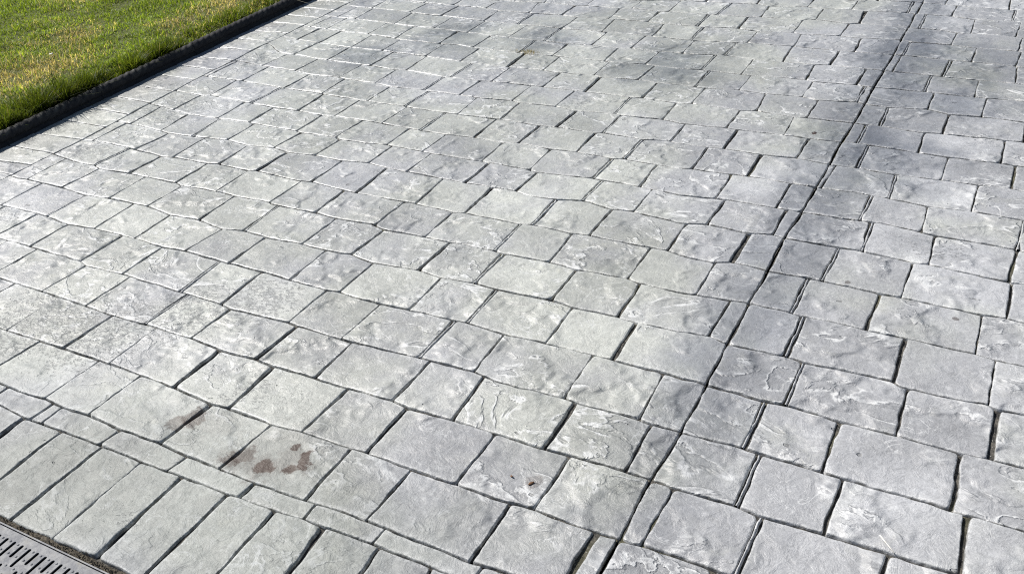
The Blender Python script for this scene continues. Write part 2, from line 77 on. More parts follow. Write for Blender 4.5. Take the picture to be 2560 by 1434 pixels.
def vnoise(x, y, seed=0):
    x = np.asarray(x, float); y = np.asarray(y, float)
    ix = np.floor(x); iy = np.floor(y)
    fx = x - ix; fy = y - iy
    fx = fx * fx * fx * (fx * (fx * 6 - 15) + 10); fy = fy * fy * fy * (fy * (fy * 6 - 15) + 10)
    a = hash2(ix, iy, seed); b = hash2(ix + 1, iy, seed); c = hash2(ix, iy + 1, seed); d = hash2(ix + 1, iy + 1, seed)
    return ((a * (1 - fx) + b * fx) * (1 - fy) + (c * (1 - fx) + d * fx) * fy) * 2 - 1

def fbm(x, y, seed=0, octv=3):
    s = 0.0; a = 1.0
    for o in range(octv):
        s = s + a * vnoise(x * 2 ** o + 17.3 * o, y * 2 ** o - 9.1 * o, seed + o * 31); a *= 0.5
    return s

def build(name, verts, faces, mat, parent=None, loc=(0, 0, 0), attrs=None, smooth=True):
    me = bpy.data.meshes.new(name)
    verts = np.asarray(verts, np.float32)
    if isinstance(faces, np.ndarray):
        nf, k = faces.shape
        me.vertices.add(len(verts)); me.vertices.foreach_set('co', verts.ravel())
        me.loops.add(nf * k); me.loops.foreach_set('vertex_index', faces.astype(np.int32).ravel())
        me.polygons.add(nf)
        me.polygons.foreach_set('loop_start', np.arange(0, nf * k, k, dtype=np.int32))
        me.polygons.foreach_set('loop_total', np.full(nf, k, np.int32))
        me.update(calc_edges=True)
    else:
        me.from_pydata([tuple(map(float, v)) for v in verts], [], faces)
    me.polygons.foreach_set('use_smooth', np.full(len(me.polygons), smooth, bool))
    for k, (typ, arr) in (attrs or {}).items():
        at = me.attributes.new(k, typ, 'POINT')
        at.data.foreach_set('color' if typ == 'FLOAT_COLOR' else 'value', np.asarray(arr, np.float32).ravel())
    me.update()
    me.materials.append(mat)
    o = bpy.data.objects.new(name, me)
    o.location = loc
    if parent is not None:
        o.parent = parent
    COL.objects.link(o)
    return o

def tag(o, label=None, cat=None, group=None, kind=None):
    for k, v in (('label', label), ('category', cat), ('group', group), ('kind', kind)):
        if v:
            o[k] = v
    return o

def empty(name, loc=(0, 0, 0)):
    o = bpy.data.objects.new(name, None)
    o.location = loc; o.empty_display_size = 0.1
    COL.objects.link(o)
    return o

class Nodes:
    """small wrapper that wires shader nodes"""
    def __init__(s, name):
        s.m = bpy.data.materials.new(name); s.m.use_nodes = True
        s.t = s.m.node_tree; s.t.nodes.clear()
        s.out = s.t.nodes.new('ShaderNodeOutputMaterial')
    def n(s, typ, **kw):
        nd = s.t.nodes.new(typ)
        for k, v in kw.items():
            setattr(nd, k, v)
        return nd
    def put(s, sock, v):
        if hasattr(v, 'is_output'):
            s.t.links.new(v, sock)
        elif isinstance(v, (tuple, list)) and len(v) == 3 and sock.type == 'RGBA':
            sock.default_value = (*v, 1)
        else:
            sock.default_value = v
    def math(s, op, a, b=0.0, c=0.0, clamp=False):
        nd = s.n('ShaderNodeMath', operation=op, use_clamp=clamp)
        for i, v in enumerate((a, b, c)):
            s.put(nd.inputs[i], v)
        return nd.outputs[0]
    def vmath(s, op, a, b=(0, 0, 0), scale=None):
        nd = s.n('ShaderNodeVectorMath', operation=op)
        s.put(nd.inputs[0], a); s.put(nd.inputs[1], b)
        if scale is not None:
            s.put(nd.inputs['Scale'], scale)
        return nd.outputs['Value'] if op in ('DISTANCE', 'LENGTH', 'DOT_PRODUCT') else nd.outputs[0]
    def noise(s, vec, scale, detail=3, rough=0.55, dist=0.0, col=False):
        nd = s.n('ShaderNodeTexNoise')
        s.put(nd.inputs['Vector'], vec); nd.inputs['Scale'].default_value = scale
        nd.inputs['Detail'].default_value = detail; nd.inputs['Roughness'].default_value = rough
        nd.inputs['Distortion'].default_value = dist
        return nd.outputs[1 if col else 0]
    def smooth(s, v, lo, hi, a=0.0, b=1.0):
        nd = s.n('ShaderNodeMapRange', interpolation_type='SMOOTHSTEP')
        for k, q in zip(('Value', 'From Min', 'From Max', 'To Min', 'To Max'), (v, lo, hi, a, b)):
            s.put(nd.inputs[k], q)
        return nd.outputs[0]
    def mix(s, fac, a, b, mode='MIX'):
        nd = s.n('ShaderNodeMix', data_type='RGBA', blend_type=mode, clamp_factor=True)
        s.put(nd.inputs[0], fac); s.put(nd.inputs[6], a); s.put(nd.inputs[7], b)
        return nd.outputs[2]
    def attr(s, name, col=False):
        nd = s.n('ShaderNodeAttribute', attribute_name=name)
        return nd.outputs['Color' if col else 'Fac']
    def pos(s):
        return s.n('ShaderNodeNewGeometry').outputs['Position']
    def bump(s, h, dist, strength=1.0, normal=None):
        nd = s.n('ShaderNodeBump')
        nd.inputs['Distance'].default_value = dist; s.put(nd.inputs['Strength'], strength)
        s.put(nd.inputs['Height'], h)
        if normal is not None:
            s.put(nd.inputs['Normal'], normal)
        return nd.outputs[0]
    def bsdf(s, col, rough, normal=None, spec=0.5, metal=0.0, **kw):
        nd = s.n('ShaderNodeBsdfPrincipled')
        s.put(nd.inputs['Base Color'], col); s.put(nd.inputs['Roughness'], rough)
        s.put(nd.inputs['Specular IOR Level'], spec); s.put(nd.inputs['Metallic'], metal)
        for k, v in kw.items():
            s.put(nd.inputs[k], v)
        if normal is not None:
            s.put(nd.inputs['Normal'], normal)
        s.t.links.new(nd.outputs[0], s.out.inputs[0])
        return nd

# ------------------------------------------------------------------ materials
def stone_material():
    N = Nodes('stamped_concrete_stone')
    pos = N.pos(); srnd = N.attr('stone_seed'); edge = N.attr('edge'); cedge = N.attr('course_edge')
    off = N.vmath('SCALE', (13.7, 7.3, 3.1), scale=srnd)
    p2 = N.vmath('ADD', pos, off)
    sep = N.n('ShaderNodeSeparateXYZ'); N.put(sep.inputs[0], pos)
    px, py = sep.outputs[0], sep.outputs[1]
    big = N.noise(pos, 1.7, 3, 0.5)
    med = N.math('ADD', N.math('MULTIPLY', N.noise(p2, 8.0, 6, 0.65, 0.4), 0.5), N.math('MULTIPLY', N.noise(pos, 4.5, 6, 0.68, 0.3), 0.5))
    fine = N.noise(p2, 75.0, 4, 0.75)
    grain = N.noise(p2, 300.0, 2, 0.6)
    # tone: cool sealed grey to warm greenish grey
    tone = N.math('ADD', big, N.math('MULTIPLY', N.math('SUBTRACT', srnd, 0.5), 0.09))
    tone = N.math('ADD', tone, N.math('MULTIPLY', N.math('SUBTRACT', med, 0.5), 0.35))
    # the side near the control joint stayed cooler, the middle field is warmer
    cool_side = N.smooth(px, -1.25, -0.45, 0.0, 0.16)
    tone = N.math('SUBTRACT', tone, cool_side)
    col = N.mix(N.smooth(tone, 0.33, 0.56), (0.464, 0.472, 0.488), (0.462, 0.475, 0.443))
    k = N.math('ADD', 0.40, N.math('MULTIPLY', med, 0.80))
    k = N.math('MULTIPLY', k, N.math('ADD', 0.61, N.math('MULTIPLY', fine, 0.74)))
    k = N.math('MULTIPLY', k, N.math('ADD', 0.76, N.math('MULTIPLY', grain, 0.48)))
    k = N.math('MULTIPLY', k, N.math('ADD', 0.86, N.math('MULTIPLY', srnd, 0.26)))
    k = N.math('MULTIPLY', k, N.smooth(N.noise(pos, 1.3, 4, 0.62, 0.4), 0.34, 0.66, 0.84, 1.13))
    kk = N.n('ShaderNodeCombineXYZ')
    for i in range(3):
        N.put(kk.inputs[i], k)
    col = N.mix(1.0, col, kk.outputs[0], 'MULTIPLY')
    # slate flake ledges: painted highlight and wear above, painted shadow and powder below
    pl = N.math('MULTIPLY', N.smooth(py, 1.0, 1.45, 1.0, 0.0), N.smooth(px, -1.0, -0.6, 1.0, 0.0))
    t1 = N.noise(N.vmath('MULTIPLY', p2, (1.0, 1.5, 1.0)), 4.2, 5, 0.56, 0.55)
    t5 = N.math('MULTIPLY', t1, 6.5)
    fr = N.math('FRACT', t5)
    terr = N.math('ADD', N.math('FLOOR', t5), N.smooth(fr, 0.42, 0.58))
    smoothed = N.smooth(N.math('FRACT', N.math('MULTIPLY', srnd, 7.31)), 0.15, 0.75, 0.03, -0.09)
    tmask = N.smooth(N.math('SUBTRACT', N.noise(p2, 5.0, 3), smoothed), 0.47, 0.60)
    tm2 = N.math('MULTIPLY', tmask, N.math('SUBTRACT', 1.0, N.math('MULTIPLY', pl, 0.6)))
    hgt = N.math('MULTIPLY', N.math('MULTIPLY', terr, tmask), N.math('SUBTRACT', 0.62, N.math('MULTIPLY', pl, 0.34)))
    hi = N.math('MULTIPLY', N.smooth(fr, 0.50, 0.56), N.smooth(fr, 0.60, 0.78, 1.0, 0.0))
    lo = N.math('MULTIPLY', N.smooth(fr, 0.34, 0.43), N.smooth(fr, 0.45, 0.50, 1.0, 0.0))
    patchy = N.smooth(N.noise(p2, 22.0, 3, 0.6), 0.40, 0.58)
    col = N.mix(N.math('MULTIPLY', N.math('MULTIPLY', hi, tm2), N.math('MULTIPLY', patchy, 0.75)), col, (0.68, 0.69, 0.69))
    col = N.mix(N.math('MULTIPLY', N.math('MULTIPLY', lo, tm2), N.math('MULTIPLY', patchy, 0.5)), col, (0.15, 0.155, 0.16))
    # scuffed pale wear
    wear = N.noise(p2, 17.0, 5, 0.72, 1.2)
    wmask = N.math('MULTIPLY', N.smooth(wear, 0.56, 0.70), N.smooth(fine, 0.35, 0.6))
    col = N.mix(N.math('MULTIPLY', wmask, 0.42), col, (0.62, 0.63, 0.63))
    # thin pale scratches
    vein = N.math('ABSOLUTE', N.math('SUBTRACT', N.noise(p2, 10.0, 3, 0.6, 1.6), 0.5))
    vmask = N.math('MULTIPLY', N.smooth(vein, 0.004, 0.012, 1.0, 0.0), N.smooth(N.noise(p2, 6.0, 2), 0.52, 0.62))
    col = N.mix(N.math('MULTIPLY', vmask, 0.45), col, (0.70, 0.71, 0.71))
    # dark flecks of release powder left in the low spots
    st = N.vmath('MULTIPLY', p2, (1.0, 1.7, 1.0))
    fl = N.noise(st, 60.0, 4, 0.6, 0.5)
    spots = [(-2.08, 1.52, 0.26), (-1.92, 1.64, 0.22), (-2.25, 1.35, 0.3), (-3.42, 3.33, 0.2), (-3.36, 2.27, 0.16), (-3.35, 2.7, 0.3), (-2.5, 1.3, 0.3)]
    area = N.smooth(N.noise(pos, 2.6, 3, 0.6), 0.56, 0.70, 0.0, 0.8)
    for x, y, r in spots:
        d = N.vmath('DISTANCE', pos, (x, y, 0.0))
        area = N.math('MAXIMUM', area, N.smooth(d, r * 0.3, r, 1.0, 0.0))
    thr = N.math('SUBTRACT', 0.72, N.math('MULTIPLY', area, 0.20))
    fmask = N.smooth(fl, thr, N.math('ADD', thr, 0.03))
    col = N.mix(N.math('MULTIPLY', fmask, N.math('ADD', 0.2, N.math('MULTIPLY', area, 0.38))), col, (0.20, 0.205, 0.205))
    # little chips and slits
    wv = N.vmath('ADD', N.vmath('MULTIPLY', p2, (1.0, 2.3, 1.0)), N.vmath('SCALE', N.noise(p2, 12.0, 3, col=True), scale=0.12))
    vo = N.n('ShaderNodeTexVoronoi'); N.put(vo.inputs['Vector'], wv); vo.inputs['Scale'].default_value = 10.0
    vs = N.n('ShaderNodeSeparateColor'); N.put(vs.inputs[0], vo.outputs['Color'])
    rad = N.math('ADD', 0.05, N.math('MULTIPLY', vs.outputs[1], 0.10))
    chip = N.math('MULTIPLY', N.smooth(N.math('SUBTRACT', vo.outputs['Distance'], rad), -0.03, 0.0, 1.0, 0.0), N.smooth(vs.outputs[0], 0.84, 0.86))
    col = N.mix(N.math('MULTIPLY', chip, 0.55), col, (0.15, 0.15, 0.145))
    # beige dirt film in patches
    bd = N.math('MULTIPLY', N.smooth(N.noise(p2, 5.0, 5, 0.7, 0.6), 0.54, 0.72), N.smooth(fine, 0.3, 0.65))
    col = N.mix(N.math('MULTIPLY', bd, 0.32), col, (0.36, 0.36, 0.29))
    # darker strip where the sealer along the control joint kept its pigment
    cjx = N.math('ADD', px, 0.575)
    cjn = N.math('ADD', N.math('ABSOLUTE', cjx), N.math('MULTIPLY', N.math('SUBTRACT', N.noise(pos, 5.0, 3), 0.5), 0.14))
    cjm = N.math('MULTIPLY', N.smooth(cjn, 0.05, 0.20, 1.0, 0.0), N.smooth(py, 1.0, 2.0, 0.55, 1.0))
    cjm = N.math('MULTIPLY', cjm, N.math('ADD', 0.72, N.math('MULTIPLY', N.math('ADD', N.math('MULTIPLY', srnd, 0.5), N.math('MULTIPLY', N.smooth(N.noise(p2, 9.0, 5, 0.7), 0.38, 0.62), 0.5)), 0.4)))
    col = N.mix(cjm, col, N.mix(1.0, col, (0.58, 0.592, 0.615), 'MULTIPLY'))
    # bluish pigment patches in the far field
    bp = None
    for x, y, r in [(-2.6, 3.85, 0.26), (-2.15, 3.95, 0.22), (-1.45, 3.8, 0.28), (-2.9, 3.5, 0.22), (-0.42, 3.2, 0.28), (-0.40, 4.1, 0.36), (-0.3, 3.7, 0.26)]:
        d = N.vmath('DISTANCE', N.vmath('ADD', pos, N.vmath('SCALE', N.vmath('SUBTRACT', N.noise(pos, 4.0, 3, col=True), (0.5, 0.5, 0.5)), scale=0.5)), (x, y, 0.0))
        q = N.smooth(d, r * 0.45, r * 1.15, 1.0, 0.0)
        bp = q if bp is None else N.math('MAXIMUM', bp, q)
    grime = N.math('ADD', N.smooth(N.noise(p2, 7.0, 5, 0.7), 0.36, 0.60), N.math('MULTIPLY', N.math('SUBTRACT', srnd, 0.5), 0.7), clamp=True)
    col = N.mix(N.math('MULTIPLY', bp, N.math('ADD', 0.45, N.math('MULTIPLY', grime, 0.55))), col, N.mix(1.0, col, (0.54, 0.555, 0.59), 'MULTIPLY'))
    # lower left field and front border: plainer grey, sealer worn off
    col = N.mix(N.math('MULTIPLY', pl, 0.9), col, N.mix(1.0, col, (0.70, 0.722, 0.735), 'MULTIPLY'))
    # pale chipped rims and crumbs; sun glints painted along course joints, strongest at left
    en = N.noise(pos, 130.0, 3, 0.7)
    rim = N.math('MULTIPLY', N.smooth(edge, 0.001, 0.010, 1.0, 0.0), N.smooth(en, 0.42, 0.60))
    rim_glint = N.math('MULTIPLY', N.smooth(cedge, 0.002, 0.016, 1.0, 0.0), N.smooth(en, 0.43, 0.54))
    rim_glint = N.math('MULTIPLY', N.math('MULTIPLY', rim_glint, N.smooth(N.noise(pos, 11.0, 3), 0.42, 0.56)), N.smooth(px, -3.1, -1.9, 1.0, 0.28))
    rim = N.math('MAXIMUM', N.math('MULTIPLY', rim, 0.35), N.math('MULTIPLY', rim_glint, 1.0))
    col = N.mix(rim, col, (0.76, 0.77, 0.77))
    # dirt that collects right in the joint mouth
    mouth = N.math('MULTIPLY', N.smooth(edge, 0.0, 0.004, 1.0, 0.0), N.smooth(N.noise(pos, 40.0, 3, 0.6), 0.42, 0.62))
    col = N.mix(N.math('MULTIPLY', mouth, 0.75), col, (0.10, 0.098, 0.085))
    # rusty mud stains
    for x, y, r, s in [(-1.390, 1.186, 0.013, 0.8), (-1.352, 1.178, 0.017, 0.9), (-1.338, 1.160, 0.018, 0.9), (-1.337, 1.140, 0.015, 0.85), (-1.358, 1.120, 0.017, 0.85),
                       (-1.424, 1.102, 0.023, 0.85), (-1.407, 1.106, 0.020, 0.85), (-1.490, 1.112, 0.030, 0.55), (-1.513, 1.092, 0.026, 0.55), (-1.705, 1.165, 0.035, 0.6), (-1.735, 1.140, 0.03, 0.5),
                       (-0.815, 1.310, 0.02, 0.4), (-1.44, 1.16, 0.12, 0.10), (-1.362, 1.150, 0.050, 0.26), (-1.42, 1.10, 0.045, 0.24), (-1.50, 1.10, 0.05, 0.22), (-1.63, 1.17, 0.06, 0.12), (-0.695, 3.275, 0.01, 0.9), (-0.084, 2.27, 0.009, 0.55), (-0.371, 2.341, 0.008, 0.5)]:
        w = N.vmath('SCALE', N.vmath('SUBTRACT', N.noise(pos, 34.0, 5, 0.65, col=True), (0.5, 0.5, 0.5)), scale=r * 2.8)
        d = N.vmath('DISTANCE', N.vmath('ADD', pos, w), (x, y, 0.0))
        q = N.math('MULTIPLY', N.smooth(d, r * 0.75, r * 1.1, 1.0, 0.0), N.smooth(fine, 0.30, 0.52, 0.75, 1.0))
        col = N.mix(N.math('MULTIPLY', q, s * (1.2 if s > 0.4 else 1.0), clamp=True), col, (0.050, 0.030, 0.021))
    # relief: slate flakes in low terraces, scars and grain
    hgt = N.math('ADD', hgt, N.math('MULTIPLY', N.noise(p2, 21.0, 6, 0.69, 0.8), 1.4))
    hgt = N.math('ADD', hgt, N.math('MULTIPLY', fine, 0.30))
    hgt = N.math('SUBTRACT', hgt, N.math('MULTIPLY', chip, 0.9))
    hgt = N.math('SUBTRACT', hgt, N.math('MULTIPLY', fmask, 0.25))
    nrm = N.bump(hgt, 0.0040, 1.0)
    rough = N.math('ADD', 0.30, N.math('MULTIPLY', med, 0.24))
    rough = N.math('ADD', rough, N.math('MULTIPLY', pl, 0.16))
    N.bsdf(col, rough, nrm, spec=0.5, **{'Coat Weight': N.math('MULTIPLY', N.math('SUBTRACT', 1.0, pl), N.smooth(N.noise(pos, 28.0, 4, 0.65), 0.40, 0.58, 0.12, 0.5)), 'Coat Roughness': 0.22})
    return N.m

def grout_material():
    N = Nodes('joint_floor')
    pos = N.pos()
    a = N.noise(pos, 55.0, 4, 0.7); b = N.noise(pos, 160.0, 3, 0.7); c = N.noise(pos, 3.0, 3)
    col = N.mix(N.smooth(a, 0.40, 0.62), (0.030, 0.030, 0.030), (0.115, 0.108, 0.095))
    col = N.mix(N.math('MULTIPLY', N.smooth(c, 0.5, 0.7), 0.5), col, (0.15, 0.145, 0.075))
    col = N.mix(N.smooth(b, 0.64, 0.72), col, (0.45, 0.45, 0.42))
    N.bsdf(col, 0.9, N.bump(N.math('ADD', a, b), 0.004), spec=0.2)
    return N.m

def kerb_material():
    N = Nodes('dark_cast_edging')
    pos = N.pos(); crest = N.attr('crest')
    a = N.noise(pos, 30.0, 5, 0.7); b = N.noise(pos, 260.0, 2, 0.6)
    col = N.mix(N.smooth(a, 0.35, 0.7), (0.013, 0.014, 0.018), (0.030, 0.030, 0.032))
    crest_sun = N.math('MULTIPLY', N.math('MULTIPLY', crest, N.smooth(N.noise(pos, 9.0, 3), 0.38, 0.62)), N.smooth(N.math('ADD', N.math('MULTIPLY', a, 0.7), N.math('MULTIPLY', b, 0.3)), 0.30, 0.55))  # sunlit look of the rope crests, painted paler into the colour
    col = N.mix(N.math('MULTIPLY', crest_sun, 0.45), col, (0.26, 0.255, 0.23))
    N.bsdf(col, 0.8, N.bump(N.math('ADD', a, N.math('MULTIPLY', b, 0.5)), 0.002), spec=0.25)
    return N.m

def metal_material():
    N = Nodes('galvanised_steel')
    pos = N.pos()
    a = N.noise(pos, 45.0, 5, 0.7, 0.5); b = N.noise(pos, 240.0, 3, 0.65)
    col = N.mix(N.smooth(a, 0.35, 0.68), (0.17, 0.175, 0.19), (0.29, 0.295, 0.30))
    col = N.mix(N.math('MULTIPLY', N.smooth(N.noise(pos, 30.0, 5, 0.75), 0.52, 0.72), 0.7), col, (0.27, 0.26, 0.23))
    N.bsdf(col, N.math('ADD', 0.58, N.math('MULTIPLY', b, 0.3)), N.bump(N.math('ADD', b, N.math('MULTIPLY', a, 1.5)), 0.0008), spec=0.3, metal=N.smooth(a, 0.3, 0.8, 0.22, 0.08))
    return N.m

def plain(name, col, rough=0.9, scale=40.0, var=0.4, bump=0.002, col2=None):
    N = Nodes(name)
    pos = N.pos()
    a = N.noise(pos, scale, 5, 0.7)
    c2 = col2 or tuple(c * (1 - var) for c in col)
    N.bsdf(N.mix(N.smooth(a, 0.35, 0.65), col, c2), rough, N.bump(a, bump), spec=0.25)
    return N.m

def grass_material():
    N = Nodes('grass_blades')
    col = N.attr('tint', True)
    b = N.n('ShaderNodeBsdfPrincipled')
    N.put(b.inputs['Base Color'], col); b.inputs['Roughness'].default_value = 0.5
    b.inputs['Specular IOR Level'].default_value = 0.35
    t = N.n('ShaderNodeBsdfTranslucent'); N.put(t.inputs[0], N.mix(1.0, col, (1.25, 1.2, 0.7), 'MULTIPLY'))
    mx = N.n('ShaderNodeMixShader'); mx.inputs[0].default_value = 0.5
    N.t.links.new(b.outputs[0], mx.inputs[1]); N.t.links.new(t.outputs[0], mx.inputs[2])
    N.t.links.new(mx.outputs[0], N.out.inputs[0])
    return N.m

M_STONE = stone_material(); M_GROUT = grout_material(); M_KERB = kerb_material(); M_METAL = metal_material()
M_GRASS = grass_material()
M_SOIL = plain('lawn_soil', (0.100, 0.120, 0.030), col2=(0.060, 0.062, 0.022), scale=25.0, bump=0.01)
M_FIELD = plain('meadow_ground', (0.07, 0.10, 0.03), col2=(0.11, 0.11, 0.045), scale=1.5)
M_APRON = plain('apron_concrete', (0.33, 0.33, 0.32), col2=(0.26, 0.26, 0.25), scale=18.0)
M_DARK = plain('channel_inside', (0.03, 0.03, 0.032), col2=(0.018, 0.018, 0.018))
M_DIRT = plain('dirt_crumbs', (0.12, 0.105, 0.08), col2=(0.035, 0.030, 0.024), scale=120.0, bump=0.004)
M_STRAW = plain('dry_straw', (0.62, 0.58, 0.46), col2=(0.45, 0.40, 0.28), scale=90.0)
M_PALE = plain('pale_splinter', (0.72, 0.71, 0.68), col2=(0.58, 0.56, 0.52), scale=90.0)
M_LEAF = plain('dead_leaf', (0.20, 0.11, 0.06), col2=(0.11, 0.065, 0.04), scale=120.0)
M_PETAL = plain('white_petal', (0.78, 0.77, 0.74), col2=(0.66, 0.64, 0.60), scale=120.0)

# ------------------------------------------------------------------ ground
build('ground', [(-900, -900, -0.14), (900, -900, -0.14), (900, 900, -0.14), (-900, 900, -0.14)], [(0, 1, 2, 3)], M_FIELD)
tag(bpy.data.objects['ground'], kind='structure')

DEPTH = 0.0110            # depth of the stamped joints
LN = {n: (np.array([p[0] for p in v]), np.array([p[1] for p in v])) for n, v in LINES.items()}
BLX = np.array([p[0] for p in BORDER_LINE]); BLY = np.array([p[1] for p in BORDER_LINE])
CJX = np.array([p[0] for p in CONTROL_JOINT]); CJY = np.array([p[1] for p in CONTROL_JOINT])
TOP_Y = 7.4; RIGHT_X = 2.6; LEFT_X = -3.52
def bl_x(y): return np.interp(y, BLY, BLX)
def cj_x(y): return np.interp(y, CJY, CJX)
course = 0.18
top_n = -2
while float(LN[top_n][1].mean()) < TOP_Y:                      # courses beyond the frame
    top_n -= 1
    LN[top_n] = (np.array([-4.0, 2.0]), np.array([0.0, 0.0]) + float(LN[top_n + 1][1].mean()) + course)
def line_y(n, x):
    xs, ys = LN[n]
    y = np.interp(x, xs, ys)
    return y + 0.0016 * vnoise(np.asarray(x) * 22.0, np.asarray(x) * 0 + n * 3.7, 5)

# ------------------------------------------------------------------ stones
HALF = {'': 0.0020 , 'w': 0.0044, 't': 0.0004, 'd': 0.0110, 'c': 0.0029, 'b': 0.0026}
stones = []               # (centre, size, data)
ridges = []               # ridges of slurry in the doubled joints

def ring(total, coarse):
    """positions from 0 to total (metres), dense at both ends"""
    ends = [0.0, 0.0009, 0.0019, 0.0036, 0.0070]
    if total < 0.03:
        f = total / 0.04
        ends = [e * f for e in ends]
    k = max(1, int(round((total - 2 * ends[-1]) / coarse)))
    mid = list(np.linspace(ends[-1], total - ends[-1], k + 1))
    return np.array(ends[:-1] + mid + [total - e for e in ends[:-1]][::-1])

def stone(quad, upper, lower, gl, gr, gu, gd, coarse):
    """quad: four corners (bottom-left, bottom-right, top-right, top-left); upper/lower: y(x) or None for straight edges"""
    bl, br, tr, tl = [np.array(q, float) for q in quad]
    w = 0.5 * (np.linalg.norm(br - bl) + np.linalg.norm(tr - tl)); h = 0.5 * (np.linalg.norm(tl - bl) + np.linalg.norm(tr - br))
    gl = min(gl, w * 0.2); gr = min(gr, w * 0.2)
    seed = nrg.random()
    W = w - gl - gr; H = h - gu - gd
    sd = int(seed * 99999)
    X = ring(W, coarse); Y = ring(H, coarse)
    X, Y = np.meshgrid(X, Y)
    S = (gl + X) / w; T = (gd + Y) / h
    Bx = bl[0] + (br[0] - bl[0]) * S; Tx = tl[0] + (tr[0] - tl[0]) * S
    By = lower(Bx) if lower else bl[1] + (br[1] - bl[1]) * S
    Ty = upper(Tx) if upper else tl[1] + (tr[1] - tl[1]) * S
    PX = Bx * (1 - T) + Tx * T; PY = By * (1 - T) + Ty * T
    # ragged edges
    PX = PX + 0.0020 * vnoise(PY * 26 + 3, PX * 8, sd) + 0.0008 * vnoise(PY * 90, PX * 40, sd + 1)
    PY = PY + 0.0011 * vnoise(PX * 26, PY * 8 + 7, sd + 2) + 0.0006 * vnoise(PX * 90, PY * 40, sd + 3)
    # the joints swell and pinch along their length
    sw = W / 2 - X
    PX = PX + np.sign(sw) * np.abs(sw / (W / 2)) ** 3 * min(gl + gr, 0.006) * 0.55 * vnoise(PY * 11, PY * 0 + 5, sd + 6)
    # stretches of the course joints were floated nearly shut
    sh = H / 2 - Y
    PY = PY - np.sign(sh) * np.abs(sh / (H / 2)) ** 5 * 0.0016 * np.clip(vnoise(PX * 5.5, PY * 2.5, 77) * 1.6 - 0.1, 0, 1)
    # rounded-rectangle distance to the rim
    rad = min(0.003 + 0.011 * nrg.random() ** 2.5, W * 0.3, H * 0.3)
    qx = np.abs(X - W / 2) - (W / 2 - rad); qy = np.abs(Y - H / 2) - (H / 2 - rad)
    sdf = np.hypot(np.maximum(qx, 0), np.maximum(qy, 0)) + np.minimum(np.maximum(qx, qy), 0) - rad
    d = np.maximum(-sdf, 0)
    bev = (0.0019 + 0.0018 * nrg.random()) * (1 + 0.5 * vnoise(PX * 30, PY * 30, sd + 9))
    r = np.clip(d / bev, 0, 1)
    prof = np.sqrt(np.clip(1 - (1 - r) ** 2.2, 0, 1))
    tiltx, tilty = nrg.normal(0, 0.004, 2)
    top = 0.0011 * fbm(PX * 9 + sd, PY * 9, sd, 3) + 0.0006 * vnoise(PX * 45, PY * 45, sd + 4) + tiltx * (X - W / 2) + tilty * (Y - H / 2)
    top -= 0.0009 * (1 - np.clip(d / 0.018, 0, 1)) ** 2          # slight pillow
    Z = -DEPTH + (DEPTH + top) * prof - np.where(sdf > 0, 0.002, 0)
    c = np.array([PX.mean(), PY.mean(), 0.0])
    ny, nx = X.shape
    idx = np.arange(nx * ny).reshape(ny, nx)
    faces = np.stack([idx[:-1, :-1], idx[:-1, 1:], idx[1:, 1:], idx[1:, :-1]], -1).reshape(-1, 4)
    verts = np.stack([PX - c[0], PY - c[1], Z], -1).reshape(-1, 3)
    ce = np.minimum(Y, H - Y)
    return dict(c=c, v=verts, f=faces, edge=d.ravel(), ce=ce.ravel(), seed=np.full(nx * ny, seed))

def in_view(c, m=0.03):
    v = Vector((c[0], c[1], -CAMH))
    z = v.dot(Vector(CAMF))
    if z <= 0.1:
        return False
    x = v.dot(Vector(CAMR)) / z * CAMFL / 1280; y = v.dot(Vector(CAMU)) / z * CAMFL / 717
    return abs(x) < 1 + m * 4 and abs(y) < 1 + m * 4

field_l, field_r, border = [], [], []
def jit(j):
    if j[2] == 'c':
        return 1.0
    return 0.55 + 0.85 * ((abs(math.sin(j[0] * 913.7)) * 4375.5) % 1.0)
def add(quad, up, lo, gl, gr, gu, gd, where):
    cx = sum(q[0] for q in quad) / 4; cy = sum(q[1] for q in quad) / 4
    seen = in_view((cx, cy), 0.06)
    dist = math.hypot(cx, cy)
    coarse = (0.008 if dist < 2.6 else 0.0115) if seen else 0.04
    s = stone(quad, up, lo, gl, gr, gu, gd, coarse)
    s['seen'] = seen
    where.append(s)

def ridge(xt, yt, xb, yb):
    n = 24
    t = np.linspace(0.02, 0.98, n)
    x = xb + (xt - xb) * t + 0.0016 * vnoise(t * 9, t * 0 + xt * 50, 3); y = yb + (yt - yb) * t
    hw = 0.0024 + 0.0009 * vnoise(t * 14, t * 0 + xt * 31, 8)
    z = -0.0015 + 0.0016 * vnoise(t * 20, t * 0 + xt * 77, 9)
    ridges.append((x, y, hw, z))

